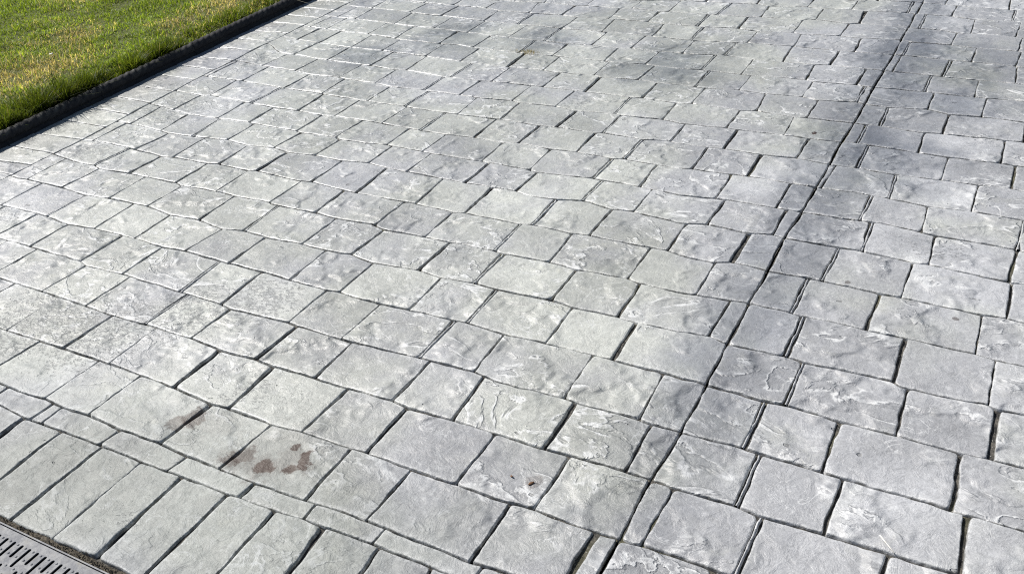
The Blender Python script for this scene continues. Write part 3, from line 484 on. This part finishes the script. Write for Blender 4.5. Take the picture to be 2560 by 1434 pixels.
for n in sorted(LN):
    if n + 1 not in LN or n > 19:
        continue
    js = [list(j) for j in JOINTS.get(n, [])]
    ym = float(np.interp(-1.5, *LN[n])) ; yb_ = float(np.interp(-1.5, *LN[n + 1]))
    if not js:
        x0 = float(cj_x(ym)); js = [[x0, x0, 'c']]
    # go on beyond the joints read from the place
    x = max((j[0] + j[1]) / 2 for j in js)
    while x < RIGHT_X:
        x += rng.uniform(0.15, 0.27); js.append([x, x - 0.004, rng.choice(['', '', 'w', 'd'])])
    xl = float(bl_x((ym + yb_) / 2)) if n <= 14 else LEFT_X
    x = min((j[0] + j[1]) / 2 for j in js)
    while x - 0.30 > xl:
        x -= rng.uniform(0.15, 0.25)
        if x - 0.05 > xl:
            js.append([x, x, rng.choice(['', '', 'w', 't'])])
    js = [j for j in js if (j[0] + j[1]) / 2 > xl + 0.022]
    yl = float(np.interp(xl, *LN[n])), float(np.interp(xl, *LN[n + 1]))
    js.append([float(bl_x(yl[0])), float(bl_x(yl[1])), 'b'])
    js.sort(key=lambda j: j[0] + j[1])
    cx = float(cj_x((ym + yb_) / 2))
    for a, b in zip(js[:-1], js[1:]):
        w = (b[0] + b[1] - a[0] - a[1]) / 2
        if w < 0.012:
            continue
        quad = ((a[1], float(line_y(n + 1, a[1]))), (b[1], float(line_y(n + 1, b[1]))), (b[0], float(line_y(n, b[0]))), (a[0], float(line_y(n, a[0]))))
        left = (a[0] + b[0]) / 2 < cx
        # a doubled joint keeps its ridge next to the stone on its left
        gl = HALF[a[2]] * jit(a) if a[2] != 'd' else 0.0055; gr = HALF[b[2]] * jit(b) if b[2] != 'd' else 0.0055
        wob = rng.uniform(0.75, 1.35)
        open_ = 0.0014 + 0.0006 * min(1.0, max(0.0, (a[0] + 2.3) / 1.5)); gu = open_ * wob; gd = open_ * rng.uniform(0.5, 1.8)
        add(quad, lambda q, k=n: line_y(k, q), lambda q, k=n + 1: line_y(k, q), gl, gr, gu, gd, field_l if left else field_r)
    for j in js:
        if j[2] == 'd':
            ridge(j[0], float(line_y(n, j[0])), j[1], float(line_y(n + 1, j[1])))

# front border: a narrow stringer course and the row of long soldier stones
for n in (20, 21):
    js = [list(j) for j in JOINTS[n]]
    x = max(j[0] for j in js)
    while x < RIGHT_X:
        x += rng.uniform(0.20, 0.30) if n == 20 else rng.uniform(0.135, 0.15)
        js.append([x, x - 0.002, ''])
    x = min(j[0] for j in js)
    while x > -3.45:
        x -= rng.uniform(0.16, 0.26) if n == 20 else rng.uniform(0.135, 0.15)
        js.append([x, x, ''])
    js.sort()
    for a, b in zip(js[:-1], js[1:]):
        quad = ((a[1], float(line_y(n + 1, a[1]))), (b[1], float(line_y(n + 1, b[1]))), (b[0], float(line_y(n, b[0]))), (a[0], float(line_y(n, a[0]))))
        add(quad, lambda q, k=n: line_y(k, q), lambda q, k=n + 1: line_y(k, q), HALF[a[2]] * jit(a), HALF[b[2]] * jit(b), 0.0012, 0.0012 if n == 20 else 0.004, border)
# kerb-side border of soldier stones
bj = sorted([list(b) for b in BORDER_JOINTS], key=lambda b: b[1])
y = bj[-1][1]
while y < TOP_Y:
    y += rng.uniform(0.128, 0.140); bj.append([-3.755, y, -3.52, y - 0.004])
y = bj[0][1]
while y > 0.85:
    y -= rng.uniform(0.128, 0.140); bj.insert(0, [-3.70, y, -3.50, y])
for a, b in zip(bj[:-1], bj[1:]):
    quad = ((-3.80, a[1] - 0.01), (float(bl_x(a[3])), a[3]), (float(bl_x(b[3])), b[3]), (-3.80, b[1] - 0.01))
    add(quad, None, None, 0.001, 0.0026, 0.0014, 0.0014, border)

M_ROOTS = []
def slab(name, lst, x0, x1, y0, y1, part, max_parts=290):
    nx, ny = 260, 320
    gx, gy = np.meshgrid(np.linspace(x0, x1, nx), np.linspace(y0, y1, ny))
    if name == 'driveway_slab':                     # both slabs stop at the sawn control joint
        u = (gx - x0) / (x1 - x0)
        xa = cj_x(gy) + 0.0022 if x0 > -1 else x0
        xb = cj_x(gy) - 0.0022 if x0 < -1 else x1
        gx = xa + u * (xb - xa)
    gz = -DEPTH + 0.0014 + 0.0007 * vnoise(gx * 33, gy * 33, 2) + 0.0042 * np.clip(fbm(gx * 7, gy * 7, 23, 3) - 0.05, 0, 1)
    idx = np.arange(nx * ny).reshape(ny, nx)
    f = np.stack([idx[:-1, :-1], idx[:-1, 1:], idx[1:, 1:], idx[1:, :-1]], -1).reshape(-1, 4)
    root = build(name, np.stack([gx, gy, gz], -1).reshape(-1, 3), f, M_GROUT)
    tag(root, kind='structure')
    M_ROOTS.append(root)
    seen = [s for s in lst if s['seen']]
    far = [s for s in lst if not s['seen']]
    seen.sort(key=lambda s: math.hypot(s['c'][0], s['c'][1]))
    far += seen[max_parts:]
    for s in seen[:max_parts]:
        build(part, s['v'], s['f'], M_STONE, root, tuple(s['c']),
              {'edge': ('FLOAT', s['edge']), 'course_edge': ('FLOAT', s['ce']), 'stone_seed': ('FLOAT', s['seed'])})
    if far:
        V, F, E, CE, SD, k = [], [], [], [], [], 0
        for s in far:
            V.append(s['v'] + s['c']); F.append(s['f'] + k); E.append(s['edge']); CE.append(s['ce']); SD.append(s['seed']); k += len(s['v'])
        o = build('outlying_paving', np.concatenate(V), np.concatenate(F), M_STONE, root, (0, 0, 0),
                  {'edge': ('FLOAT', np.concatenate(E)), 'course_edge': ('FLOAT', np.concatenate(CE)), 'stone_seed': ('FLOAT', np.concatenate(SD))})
        tag(o, kind='stuff')
    return root
cjm = -0.573
slab_l = slab('driveway_slab', field_l, -3.515, cjm - 0.004, 1.066, TOP_Y, 'paving_stone')
slab_r = slab('driveway_slab', field_r, cjm + 0.004, RIGHT_X, 1.066, TOP_Y, 'paving_stone')
slab_b = slab('border_strip', border, -3.80, RIGHT_X, 0.735, 1.062, 'border_stone')
# floor of the border beside the kerb
side = build('border_bed', [(-3.80, 1.063, -DEPTH + 0.0014), (-3.5155, 1.063, -DEPTH + 0.0014), (-3.5155, TOP_Y, -DEPTH + 0.0014), (-3.80, TOP_Y, -DEPTH + 0.0014)], [(0, 1, 2, 3)], M_GROUT, slab_b)
tag(side, kind='stuff')

V, F, k = [], [], 0
for x, y, hw, z in ridges:
    m = len(x)
    sec = [(-1.6, None), (-0.7, 0.0), (0.7, 0.0), (1.6, None)]
    for q, e in sec:
        V.append(np.stack([x + hw * q, y, np.full(m, -DEPTH) if e is None else z + e], -1))
    for a in range(3):
        i = np.arange(m - 1)
        F.append(np.stack([k + a * m + i, k + (a + 1) * m + i, k + (a + 1) * m + i + 1, k + a * m + i + 1], -1))
    k += 4 * m
V = np.concatenate(V); F = np.concatenate(F)
# small feather of slurry between doubled joints, one mesh
o = build('joint_ridge', V, F, M_STONE, slab_l, (0, 0, 0), {'edge': ('FLOAT', np.full(len(V), 0.004)), 'course_edge': ('FLOAT', np.full(len(V), 0.05)), 'stone_seed': ('FLOAT', np.full(len(V), 0.37))})
tag(o, kind='stuff')

# ------------------------------------------------------------------ rope-top edging along the lawn
kerb = empty('rope_edging', (-3.79, 3.0, 0))
tag(kerb, 'dark rope-top edging row between the lawn and the grey paving', 'kerb')
def kerb_face(y):                     # x of the face towards the paving
    return -3.784 + 0.008 * (y - 2.2) / 2.0
PIECE = 0.60; PH = 0.041
joint_y = 3.300
y0s = []
y = joint_y
while y > 0.6:
    y -= PIECE
y0s = list(np.arange(y, 7.4, PIECE))
for y0 in y0s:
    ya, yb = y0 + 0.002, y0 + PIECE - 0.002
    vis = 1.6 < y0 < 5
    ny = 150 if vis else 60
    ys = np.linspace(ya, yb, ny)
    na = 40
    ang = np.linspace(math.radians(-52), math.radians(232), na)     # rope cross-section, open below
    crest = []
    hx = rng.uniform(-0.002, 0.002); hz = rng.uniform(-0.002, 0.002)
    V = []
    prof = []
    R0 = 0.0245
    rows = []
    for y_ in ys:
        fx = kerb_face(y_) + hx
        cxk = fx - 0.025; cz = 0.035 + hz
        row = [(fx, y_, -0.10), (fx, y_, 0.010)]; cr = [0.0, 0.0]
        # rope strands: radius swells along a helix
        ph = 2 * math.pi * y_ / PH
        for a in ang:
            s = abs(math.sin((ph - a * 3.6 + 0.5 * math.sin(y_ * 9.0)) * 0.5))
            r = R0 * (0.86 + 0.14 * s ** 0.7)
            row.append((cxk + r * math.cos(a), y_, cz + r * math.sin(a)))
            cr.append(max(0.0, math.sin(a) - 0.1) * s ** 3)
        row += [(fx - 0.050, y_, 0.010), (fx - 0.050, y_, -0.10)]; cr += [0.0, 0.0]; crest += cr
        rows.append(row)
    rows = np.array(rows)
    m = rows.shape[1]
    V = rows.reshape(-1, 3)
    V = V + 0.0007 * np.stack([vnoise(V[:, 1] * 70, V[:, 2] * 70, 3), vnoise(V[:, 1] * 70, V[:, 2] * 70, 4), vnoise(V[:, 1] * 70, V[:, 0] * 70, 5)], -1)
    org = np.array([-3.79, y0 + PIECE / 2, 0.0])
    idx = np.arange(ny * m).reshape(ny, m)
    faces = np.stack([idx[:-1, :-1], idx[:-1, 1:], idx[1:, 1:], idx[1:, :-1]], -1).reshape(-1, 4)
    faces = [tuple(int(q) for q in f) for f in faces[:, ::-1]] + [tuple(int(q) for q in idx[0]), tuple(int(q) for q in idx[-1][::-1])]
    build('edging_piece', V - org, faces, M_KERB, kerb, tuple(org - np.array([-3.79, 3.0, 0.0])), {'crest': ('FLOAT', crest)})

# ------------------------------------------------------------------ lawn
gx, gy = np.meshgrid(np.linspace(-8.5, -3.825, 90), np.linspace(0.4, 8.0, 120))
gz = 0.030 + 0.010 * fbm(gx * 1.3, gy * 1.3, 40, 3) + 0.004 * vnoise(gx * 11, gy * 11, 41)
gz += 0.018 - 0.024 * np.clip((gx + 3.95) / 0.11, 0, 1)
idx = np.arange(gx.size).reshape(gx.shape)
f = np.stack([idx[:-1, :-1], idx[:-1, 1:], idx[1:, 1:], idx[1:, :-1]], -1).reshape(-1, 4)
lawn = build('lawn', np.stack([gx, gy, gz], -1).reshape(-1, 3), f, M_SOIL)
tag(lawn, kind='structure')
def lawn_z(x, y):
    z = 0.030 + 0.010 * fbm(x * 1.3, y * 1.3, 40, 3) + 0.004 * vnoise(x * 11, y * 11, 41)
    return z + 0.018 - 0.024 * np.clip((x + 3.95) / 0.11, 0, 1)

def blades(x, y, z, length, width, az, lean, curl, col):
    n = len(x)
    dx, dy = np.cos(az), np.sin(az)
    wx, wy = -dy, dx
    tw = nrg.uniform(-0.7, 0.7, n)
    wx2 = wx * np.cos(tw) + dx * np.sin(tw); wy2 = wy * np.cos(tw) + dy * np.sin(tw)
    P = []
    for t, ws in ((0.0, 1.0), (0.5, 0.85), (1.0, 0.0)):
        out = length * (np.sin(lean) * t + curl * t * t)
        up = length * (np.cos(lean) * t - 0.55 * curl * t * t)
        bx = x + dx * out; by = y + dy * out; bz = z + up
        if ws > 0:
            P.append(np.stack([bx - wx2 * width * ws / 2, by - wy2 * width * ws / 2, bz], -1))
            P.append(np.stack([bx + wx2 * width * ws / 2, by + wy2 * width * ws / 2, bz], -1))
        else:
            P.append(np.stack([bx, by, bz], -1))
    V = np.stack(P, 1)
    b = (np.arange(n) * 5)[:, None]
    F = np.concatenate([b + np.array([[0, 1, 3]]), b + np.array([[0, 3, 2]]), b + np.array([[2, 3, 4]])])
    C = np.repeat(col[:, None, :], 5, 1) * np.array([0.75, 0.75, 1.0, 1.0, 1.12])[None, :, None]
    C = np.concatenate([C, np.ones((n, 5, 1))], -1)
    return V.reshape(-1, 3), F, C.reshape(-1, 4)

def tints(x, y, dark=0.0):
    n = len(x)
    dry = 0.30 * fbm(x * 2.3, y * 2.3, 60, 3) + 0.08
    for cx, cy, r, s in ((-4.10, 3.90, 0.22, 0.95), (-4.22, 3.55, 0.15, 0.7), (-4.62, 3.27, 0.19, 0.75), (-4.30, 2.80, 0.20, 0.8), (-5.2, 4.0, 0.2, 0.5), (-5.2, 3.9, 0.3, 0.35), (-4.4, 2.55, 0.2, 0.4)):
        dry += s * np.exp(-((x - cx) ** 2 + (y - cy) ** 2) / r ** 2)
    for cx, cy, r, s in ((-4.6, 3.75, 0.30, 0.45), (-5.3, 3.5, 0.35, 0.35), (-4.25, 3.35, 0.18, 0.3)):
        dry -= s * np.exp(-((x - cx) ** 2 + (y - cy) ** 2) / r ** 2)
    dry = np.clip(dry - dark, 0.02, 0.95)
    green = np.array([0.170, 0.275, 0.024]); lime = np.array([0.37, 0.47, 0.055]); straw = np.array([0.74, 0.62, 0.31])
    u = nrg.random(n)[:, None]; v = nrg.random(n)
    c = green * (1 - u) + lime * u
    isd = (v < dry * 0.85)[:, None]
    c = np.where(isd, straw * (0.7 + 0.5 * nrg.random(n)[:, None]), c)
    c = c * (1 - 0.75 * dark) * (1 + 0.28 * vnoise(x * 7, y * 7, 81))[:, None]  # dark puts the shade of the fringe into the blade colour
    return c * nrg.uniform(0.55, 1.25, n)[:, None]

A = []
def sow(n, xr, yr, L, Wd, lean_s, dark=0.0, keep=None, az_bias=None):
    x = nrg.uniform(*xr, n); y = nrg.uniform(*yr, n)
    if keep is not None:
        k = keep(x, y); x, y = x[k], y[k]
    n = len(x)
    clump = 0.85 + 0.40 * vnoise(x * 16, y * 16, 71) + 0.25 * vnoise(x * 5, y * 5, 72)
    length = nrg.uniform(*L, n) * clump
    az = nrg.uniform(0, 2 * math.pi, n)
    if az_bias is not None:
        az = np.where(nrg.random(n) < 0.6, nrg.normal(az_bias, 0.9, n), az)
    A.append(blades(x, y, lawn_z(x, y) - 0.002, length, nrg.uniform(*Wd, n), az, np.abs(nrg.normal(0, lean_s, n)), nrg.uniform(0.0, 0.5, n), tints(x, y, dark)))

def near_tri(x, y):               # the wedge of lawn the photograph shows, with a margin
    return (y < 4.75) & (x > -3.7 - (y - 1.35) * 1.05)
sow(130000, (-6.6, -3.85), (1.7, 4.8), (0.018, 0.040), (0.0022, 0.0048), 0.85, keep=near_tri)
sow(95000, (-8.4, -3.85), (0.5, 7.9), (0.022, 0.042), (0.004, 0.008), 0.6, keep=lambda x, y: ~near_tri(x, y))
# uncut fringe along the edging, longest at near end; shade painted into the tint
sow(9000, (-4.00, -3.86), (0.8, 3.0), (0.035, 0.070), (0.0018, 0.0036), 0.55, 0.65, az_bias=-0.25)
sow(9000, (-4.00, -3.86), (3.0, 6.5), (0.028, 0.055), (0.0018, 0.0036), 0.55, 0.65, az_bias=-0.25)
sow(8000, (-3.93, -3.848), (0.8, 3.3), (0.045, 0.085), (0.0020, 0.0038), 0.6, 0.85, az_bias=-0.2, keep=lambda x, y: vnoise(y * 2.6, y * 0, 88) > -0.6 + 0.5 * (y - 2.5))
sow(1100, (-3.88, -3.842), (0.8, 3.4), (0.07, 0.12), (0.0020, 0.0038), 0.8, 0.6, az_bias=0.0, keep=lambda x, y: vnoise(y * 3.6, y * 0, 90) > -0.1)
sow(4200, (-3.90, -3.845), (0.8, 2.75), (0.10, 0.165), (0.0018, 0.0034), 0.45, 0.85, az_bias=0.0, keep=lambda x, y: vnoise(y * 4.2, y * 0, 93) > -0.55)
sow(1500, (-3.89, -3.845), (2.75, 3.40), (0.07, 0.125), (0.0018, 0.0034), 0.5, 0.8, az_bias=0.0, keep=lambda x, y: vnoise(y * 4.2, y * 0, 93) > -0.5 + 1.2 * (y - 2.75))
sow(1600, (-3.96, -3.860), (0.8, 6.5), (0.05, 0.09), (0.0020, 0.0034), 0.9, -0.2)
V = np.concatenate([a[0] for a in A]); C = np.concatenate([a[2] for a in A])
F = []; k = 0
for a in A:
    F.append(a[1] + k); k += len(a[0])
g = build('grass', V, np.concatenate(F), M_GRASS, None, (0, 0, 0), {'tint': ('FLOAT_COLOR', C)}, smooth=False)
tag(g, 'short sunlit lawn grass with straw patches and a longer dark fringe', 'grass', kind='stuff')

# ------------------------------------------------------------------ drainage channel in front of the border
chan = empty('drain_channel', (-1.0, 0.65, 0))
tag(chan, 'galvanised slotted drain channel along the front of the border stones', 'drain')
CX0, CX1 = -3.5, 2.6
def box(name, x0, x1, y0, y1, z0, z1, mat, parent, org, bev=0.0006):
    bm = bmesh.new()
    bmesh.ops.create_cube(bm, size=1)
    for v in bm.verts:
        v.co = Vector(((x0 + x1) / 2 + v.co.x * (x1 - x0), (y0 + y1) / 2 + v.co.y * (y1 - y0), (z0 + z1) / 2 + v.co.z * (z1 - z0))) - Vector(org)
    if bev:
        bmesh.ops.bevel(bm, geom=bm.edges[:], offset=bev, segments=2, affect='EDGES', profile=0.6)
    me = bpy.data.meshes.new(name); bm.to_mesh(me); bm.free(); me.materials.append(mat)
    o = bpy.data.objects.new(name, me); COL.objects.link(o)
    if parent:
        o.parent = parent
    return o
CO = (-1.0, 0.65, 0)
for ya, yb in ((0.7175, 0.7212), (0.5788, 0.5825)):
    box('channel_rail', CX0, CX1, ya, yb, -0.06, -0.0015, M_METAL, chan, CO)
    o = None
box('channel_wall', CX0, CX1, 0.7136, 0.7170, -0.13, -0.009, M_DARK, chan, CO, 0)
box('channel_wall', CX0, CX1, 0.5830, 0.5864, -0.13, -0.009, M_DARK, chan, CO, 0)
box('channel_floor', CX0, CX1, 0.5866, 0.7134, -0.13, -0.12, M_DARK, chan, CO, 0)

PX_ = 0.0255
def slot_loop(x, y0, y1, hw=0.0042, n=5):
    pts = []
    for i in range(n + 1):
        a = math.pi * i / n
        pts.append((x + hw * math.cos(a), y1 - hw + hw * math.sin(a)))
    for i in range(n + 1):
        a = math.pi + math.pi * i / n
        pts.append((x + hw * math.cos(a), y0 + hw + hw * math.sin(a)))
    return pts
def grate_cell():
    """two pitches of the grate: long and short slots alternate"""
    bm = bmesh.new()
    loops = [[(-PX_, 0.5876), (PX_, 0.5876), (PX_, 0.7148), (-PX_, 0.7148)]]
    xs = (-PX_ / 2, PX_ / 2)
    loops += [slot_loop(xs[0], 0.6415, 0.6955), slot_loop(xs[0], 0.6065, 0.6225)]
    loops += [slot_loop(xs[1], 0.6590, 0.6955), slot_loop(xs[1], 0.6065, 0.6405)]
    edges = []
    for lp in loops:
        vs = [bm.verts.new((x, y, -0.0040)) for x, y in lp]
        for a, b in zip(vs, vs[1:] + vs[:1]):
            edges.append(bm.edges.new((a, b)))
    bmesh.ops.triangle_fill(bm, edges=edges, use_beauty=True, normal=(0, 0, 1))
    bmesh.ops.recalc_face_normals(bm, faces=bm.faces[:])
    for fc in bm.faces:
        if fc.normal.z < 0:
            fc.normal_flip()
    ret = bmesh.ops.extrude_face_region(bm, geom=bm.faces[:])
    new = [v for v in ret['geom'] if isinstance(v, bmesh.types.BMVert)]
    for v in new:
        v.co.z += 0.0026
    bm.verts.ensure_lookup_table(); bm.verts.index_update()
    bmesh.ops.triangulate(bm, faces=bm.faces[:])
    V = np.array([v.co[:] for v in bm.verts]); bm.verts.index_update()
    F = np.array([[v.index for v in fc.verts] for fc in bm.faces])
    bm.free()
    return V, F
cv, cf = grate_cell()
SLOT_X = -1.8073                        # a long-slot column read from the photograph is at -1.7804
cells = 20
def dome(cx, cy, r=0.0034, h=0.0022, z=-0.0015):
    vs = []; fs = []
    for j, (rr, hh) in enumerate(((1.0, 0.0), (0.72, 0.7))):
        for i in range(8):
            a = math.pi * 2 * i / 8
            vs.append((cx + r * rr * math.cos(a), cy + r * rr * math.sin(a), z + h * hh))
    vs.append((cx, cy, z + h))
    for i in range(8):
        fs.append((i, (i + 1) % 8, 8 + (i + 1) % 8)); fs.append((i, 8 + (i + 1) % 8, 8 + i)); fs.append((8 + i, 8 + (i + 1) % 8, 16))
    return vs, fs
gx0 = -1.7804 + PX_ / 2 - 2 * PX_ * 34
for sct in range(6):
    V, F, k = [], [], 0
    SV, SF, sk = [], [], 0
    x0 = gx0 + sct * cells * 2 * PX_ + 0.0
    shrink = 0.0008
    for c in range(cells):
        cx = x0 + c * 2 * PX_
        vv = cv.copy(); vv[:, 0] += cx
        if c == 0:
            vv[:, 0] = np.where(np.abs(vv[:, 0] - (cx - PX_)) < 1e-5, vv[:, 0] + shrink, vv[:, 0])
        V.append(vv); F.append(cf + k); k += len(vv)
        for s in (-PX_, 0.0):
            for yy in (0.6912, 0.6664, 0.6409, 0.6145):
                dv, df = dome(cx + s, yy)
                SV += dv; SF += [tuple(i + sk for i in t) for t in df]; sk += len(dv)
    V = np.concatenate(V) - np.array(CO); F = np.concatenate(F)
    gobj = build('grate', V, F, M_METAL, chan, (0, 0, 0), smooth=False)
    st = build('grip_studs', np.array(SV) - np.array(CO), SF, M_METAL, gobj, (0, 0, 0))
    tag(st, kind='stuff')

# packed dirt between border and channel
n = 1080
xs = np.linspace(-3.5, 2.6, n)
rowsV = []
prof = [(0.7214, -0.012, 0), (0.7235, -0.006, 1), (0.728, -0.004, 1), (0.7325, -0.005, 1), (0.741, -0.011, 0)]
for yy, z, q in prof:
    rowsV.append(np.stack([xs, yy + 0.0008 * vnoise(xs * 200, xs * 0 + yy * 90, 5) + 0 * xs, z + q * (0.0028 * vnoise(xs * 120, xs * 0 + yy * 900, 12) + 0.003 * vnoise(xs * 23, xs * 0 + yy * 30, 13))], -1))
V = np.concatenate(rowsV); F = []
for a in range(len(prof) - 1):
    i = np.arange(n - 1)
    F.append(np.stack([a * n + i, a * n + i + 1, (a + 1) * n + i + 1, (a + 1) * n + i], -1))
dj = build('dirt', V, np.concatenate(F), M_DIRT)
tag(dj, 'dark dirt packed in the gap beside the steel drain', 'dirt', kind='stuff')
# loose crumbs
V, F, k = [], [], 0
ico = [(-1, 0, 0), (1, 0, 0), (0, -1, 0), (0, 1, 0), (0, 0, 1), (0, 0, -1)]
icf = [(0, 2, 4), (2, 1, 4), (1, 3, 4), (3, 0, 4), (2, 0, 5), (1, 2, 5), (3, 1, 5), (0, 3, 5)]
for i in range(1500):
    x = rng.uniform(-2.3, -0.6); y = rng.gauss(0.7285, 0.0042); s = rng.uniform(0.0006, 0.0024)
    if y < 0.7225:
        continue
    q = nrg.uniform(0.6, 1.3, (6, 3))
    V += [(x + a * s * e[0], y + b * s * e[1], -0.0035 + c * s * e[2]) for (a, b, c), e in zip(ico, q)]
    F += [tuple(j + k for j in t) for t in icf]; k += 6
o = build('dirt_crumbs', V, F, M_DIRT, None, smooth=False)
tag(o, 'loose brown crumbs lying along the drain edge', 'crumbs', kind='stuff')

# ground in front of the drain
ap = build('apron', [(-6, -6, -0.004), (4, -6, -0.004), (4, 0.5785, -0.004), (-6, 0.5785, -0.004)], [(0, 1, 2, 3)], M_APRON)
tag(ap, kind='structure')

# ------------------------------------------------------------------ litter lying about
def rod(name, pts, r, mat, label, cat, taper=0.6):
    pts = [Vector(p) for p in pts]
    o0 = pts[0]; V, F = [], []
    m = 6
    for i, p in enumerate(pts):
        d = (pts[min(i + 1, len(pts) - 1)] - pts[max(i - 1, 0)]).normalized()
        s = d.cross(Vector((0, 0, 1))).normalized(); u = s.cross(d)
        rr = r * (1 - (1 - taper) * i / (len(pts) - 1))
        for a in range(m):
            t = 2 * math.pi * a / m
            V.append(p - o0 + s * rr * math.cos(t) + u * rr * math.sin(t) * 0.8)
    for i in range(len(pts) - 1):
        for a in range(m):
            F.append((i * m + a, i * m + (a + 1) % m, (i + 1) * m + (a + 1) % m, (i + 1) * m + a))
    F.append(tuple(range(m))[::-1]); F.append(tuple((len(pts) - 1) * m + a for a in range(m)))
    o = build(name, [v[:] for v in V], F, mat, None, tuple(o0))
    return tag(o, label, cat)
rod('splinter', [(-0.113, 1.454, 0.0035), (-0.100, 1.441, 0.0032), (-0.088, 1.429, 0.003), (-0.079, 1.419, 0.0028)], 0.0019, M_PALE,
    'pale wooden splinter lying on a grey stone at lower right', 'splinter')
rod('grass_stem', [(-3.80, 4.02, 0.078), (-3.76, 4.05, 0.060), (-3.71, 4.09, 0.030), (-3.665, 4.125, 0.008)], 0.0011, M_STRAW,
    'thin dry grass stem leaning over the far end of the rope edging', 'grass stem')

def scrap(name, x, y, z, r, mat, label, cat, seed, up=0.003, flat=0.5, rot=0.0):
    V = [(0, 0, up)]; F = []
    m = 9
    q = random.Random(seed)
    for lay, zz in ((1.0, 0.0),):
        for a in range(m):
            t = 2 * math.pi * a / m
            rr = r * q.uniform(0.65, 1.15)
            X, Y = rr * math.cos(t), rr * flat * math.sin(t)
            V.append((X * math.cos(rot) - Y * math.sin(rot), X * math.sin(rot) + Y * math.cos(rot), q.uniform(0.0, up)))
    for a in range(m):
        F.append((0, 1 + a, 1 + (a + 1) % m))
    V += [(v[0], v[1], v[2] - 0.0008) for v in V]
    F += [(f_[0] + m + 1, f_[2] + m + 1, f_[1] + m + 1) for f_ in F]
    F += [(1 + a, m + 2 + a, m + 2 + (a + 1) % m, 1 + (a + 1) % m) for a in range(m)]
    o = build(name, V, F, mat, None, (x, y, z))
    return tag(o, label, cat)
scrap('dead_leaf', -0.818, 1.305, 0.0015, 0.0085, M_LEAF, 'brown leaf scrap by a joint in the lower middle of the paving', 'leaf', 3, rot=0.9)
scrap('leaf_crumb', -0.867, 1.306, 0.0015, 0.005, M_LEAF, 'tiny dark crumb left of the brown leaf scrap', 'crumb', 4)
scrap('petal', -4.44, 2.96, 0.062, 0.012, M_PETAL, 'white petal on the lawn at the far left', 'petal', 5, flat=0.8, up=0.006)

# tuft of dry moss in a joint far up the drive
V, F, k = [], [], 0
tx, ty = -2.125, 3.764
nb = 260
x = nrg.normal(0, 0.028, nb); y_ = nrg.normal(0, 0.012, nb)
bv, bf, bc = blades(x, y_, np.full(nb, -0.004), nrg.uniform(0.008, 0.022, nb), nrg.uniform(0.0012, 0.0024, nb), nrg.uniform(0, 6.28, nb),
                    np.abs(nrg.normal(0, 0.8, nb)), nrg.uniform(0, 0.5, nb), np.array([0.34, 0.29, 0.17])[None] * nrg.uniform(0.5, 1.3, (nb, 1)))
o = build('dry_tuft', bv, bf, M_GRASS, None, (tx, ty, 0.0), {'tint': ('FLOAT_COLOR', bc)}, smooth=False)
tag(o, 'small dry brown moss tuft in a joint high in the field', 'moss tuft', kind='stuff')
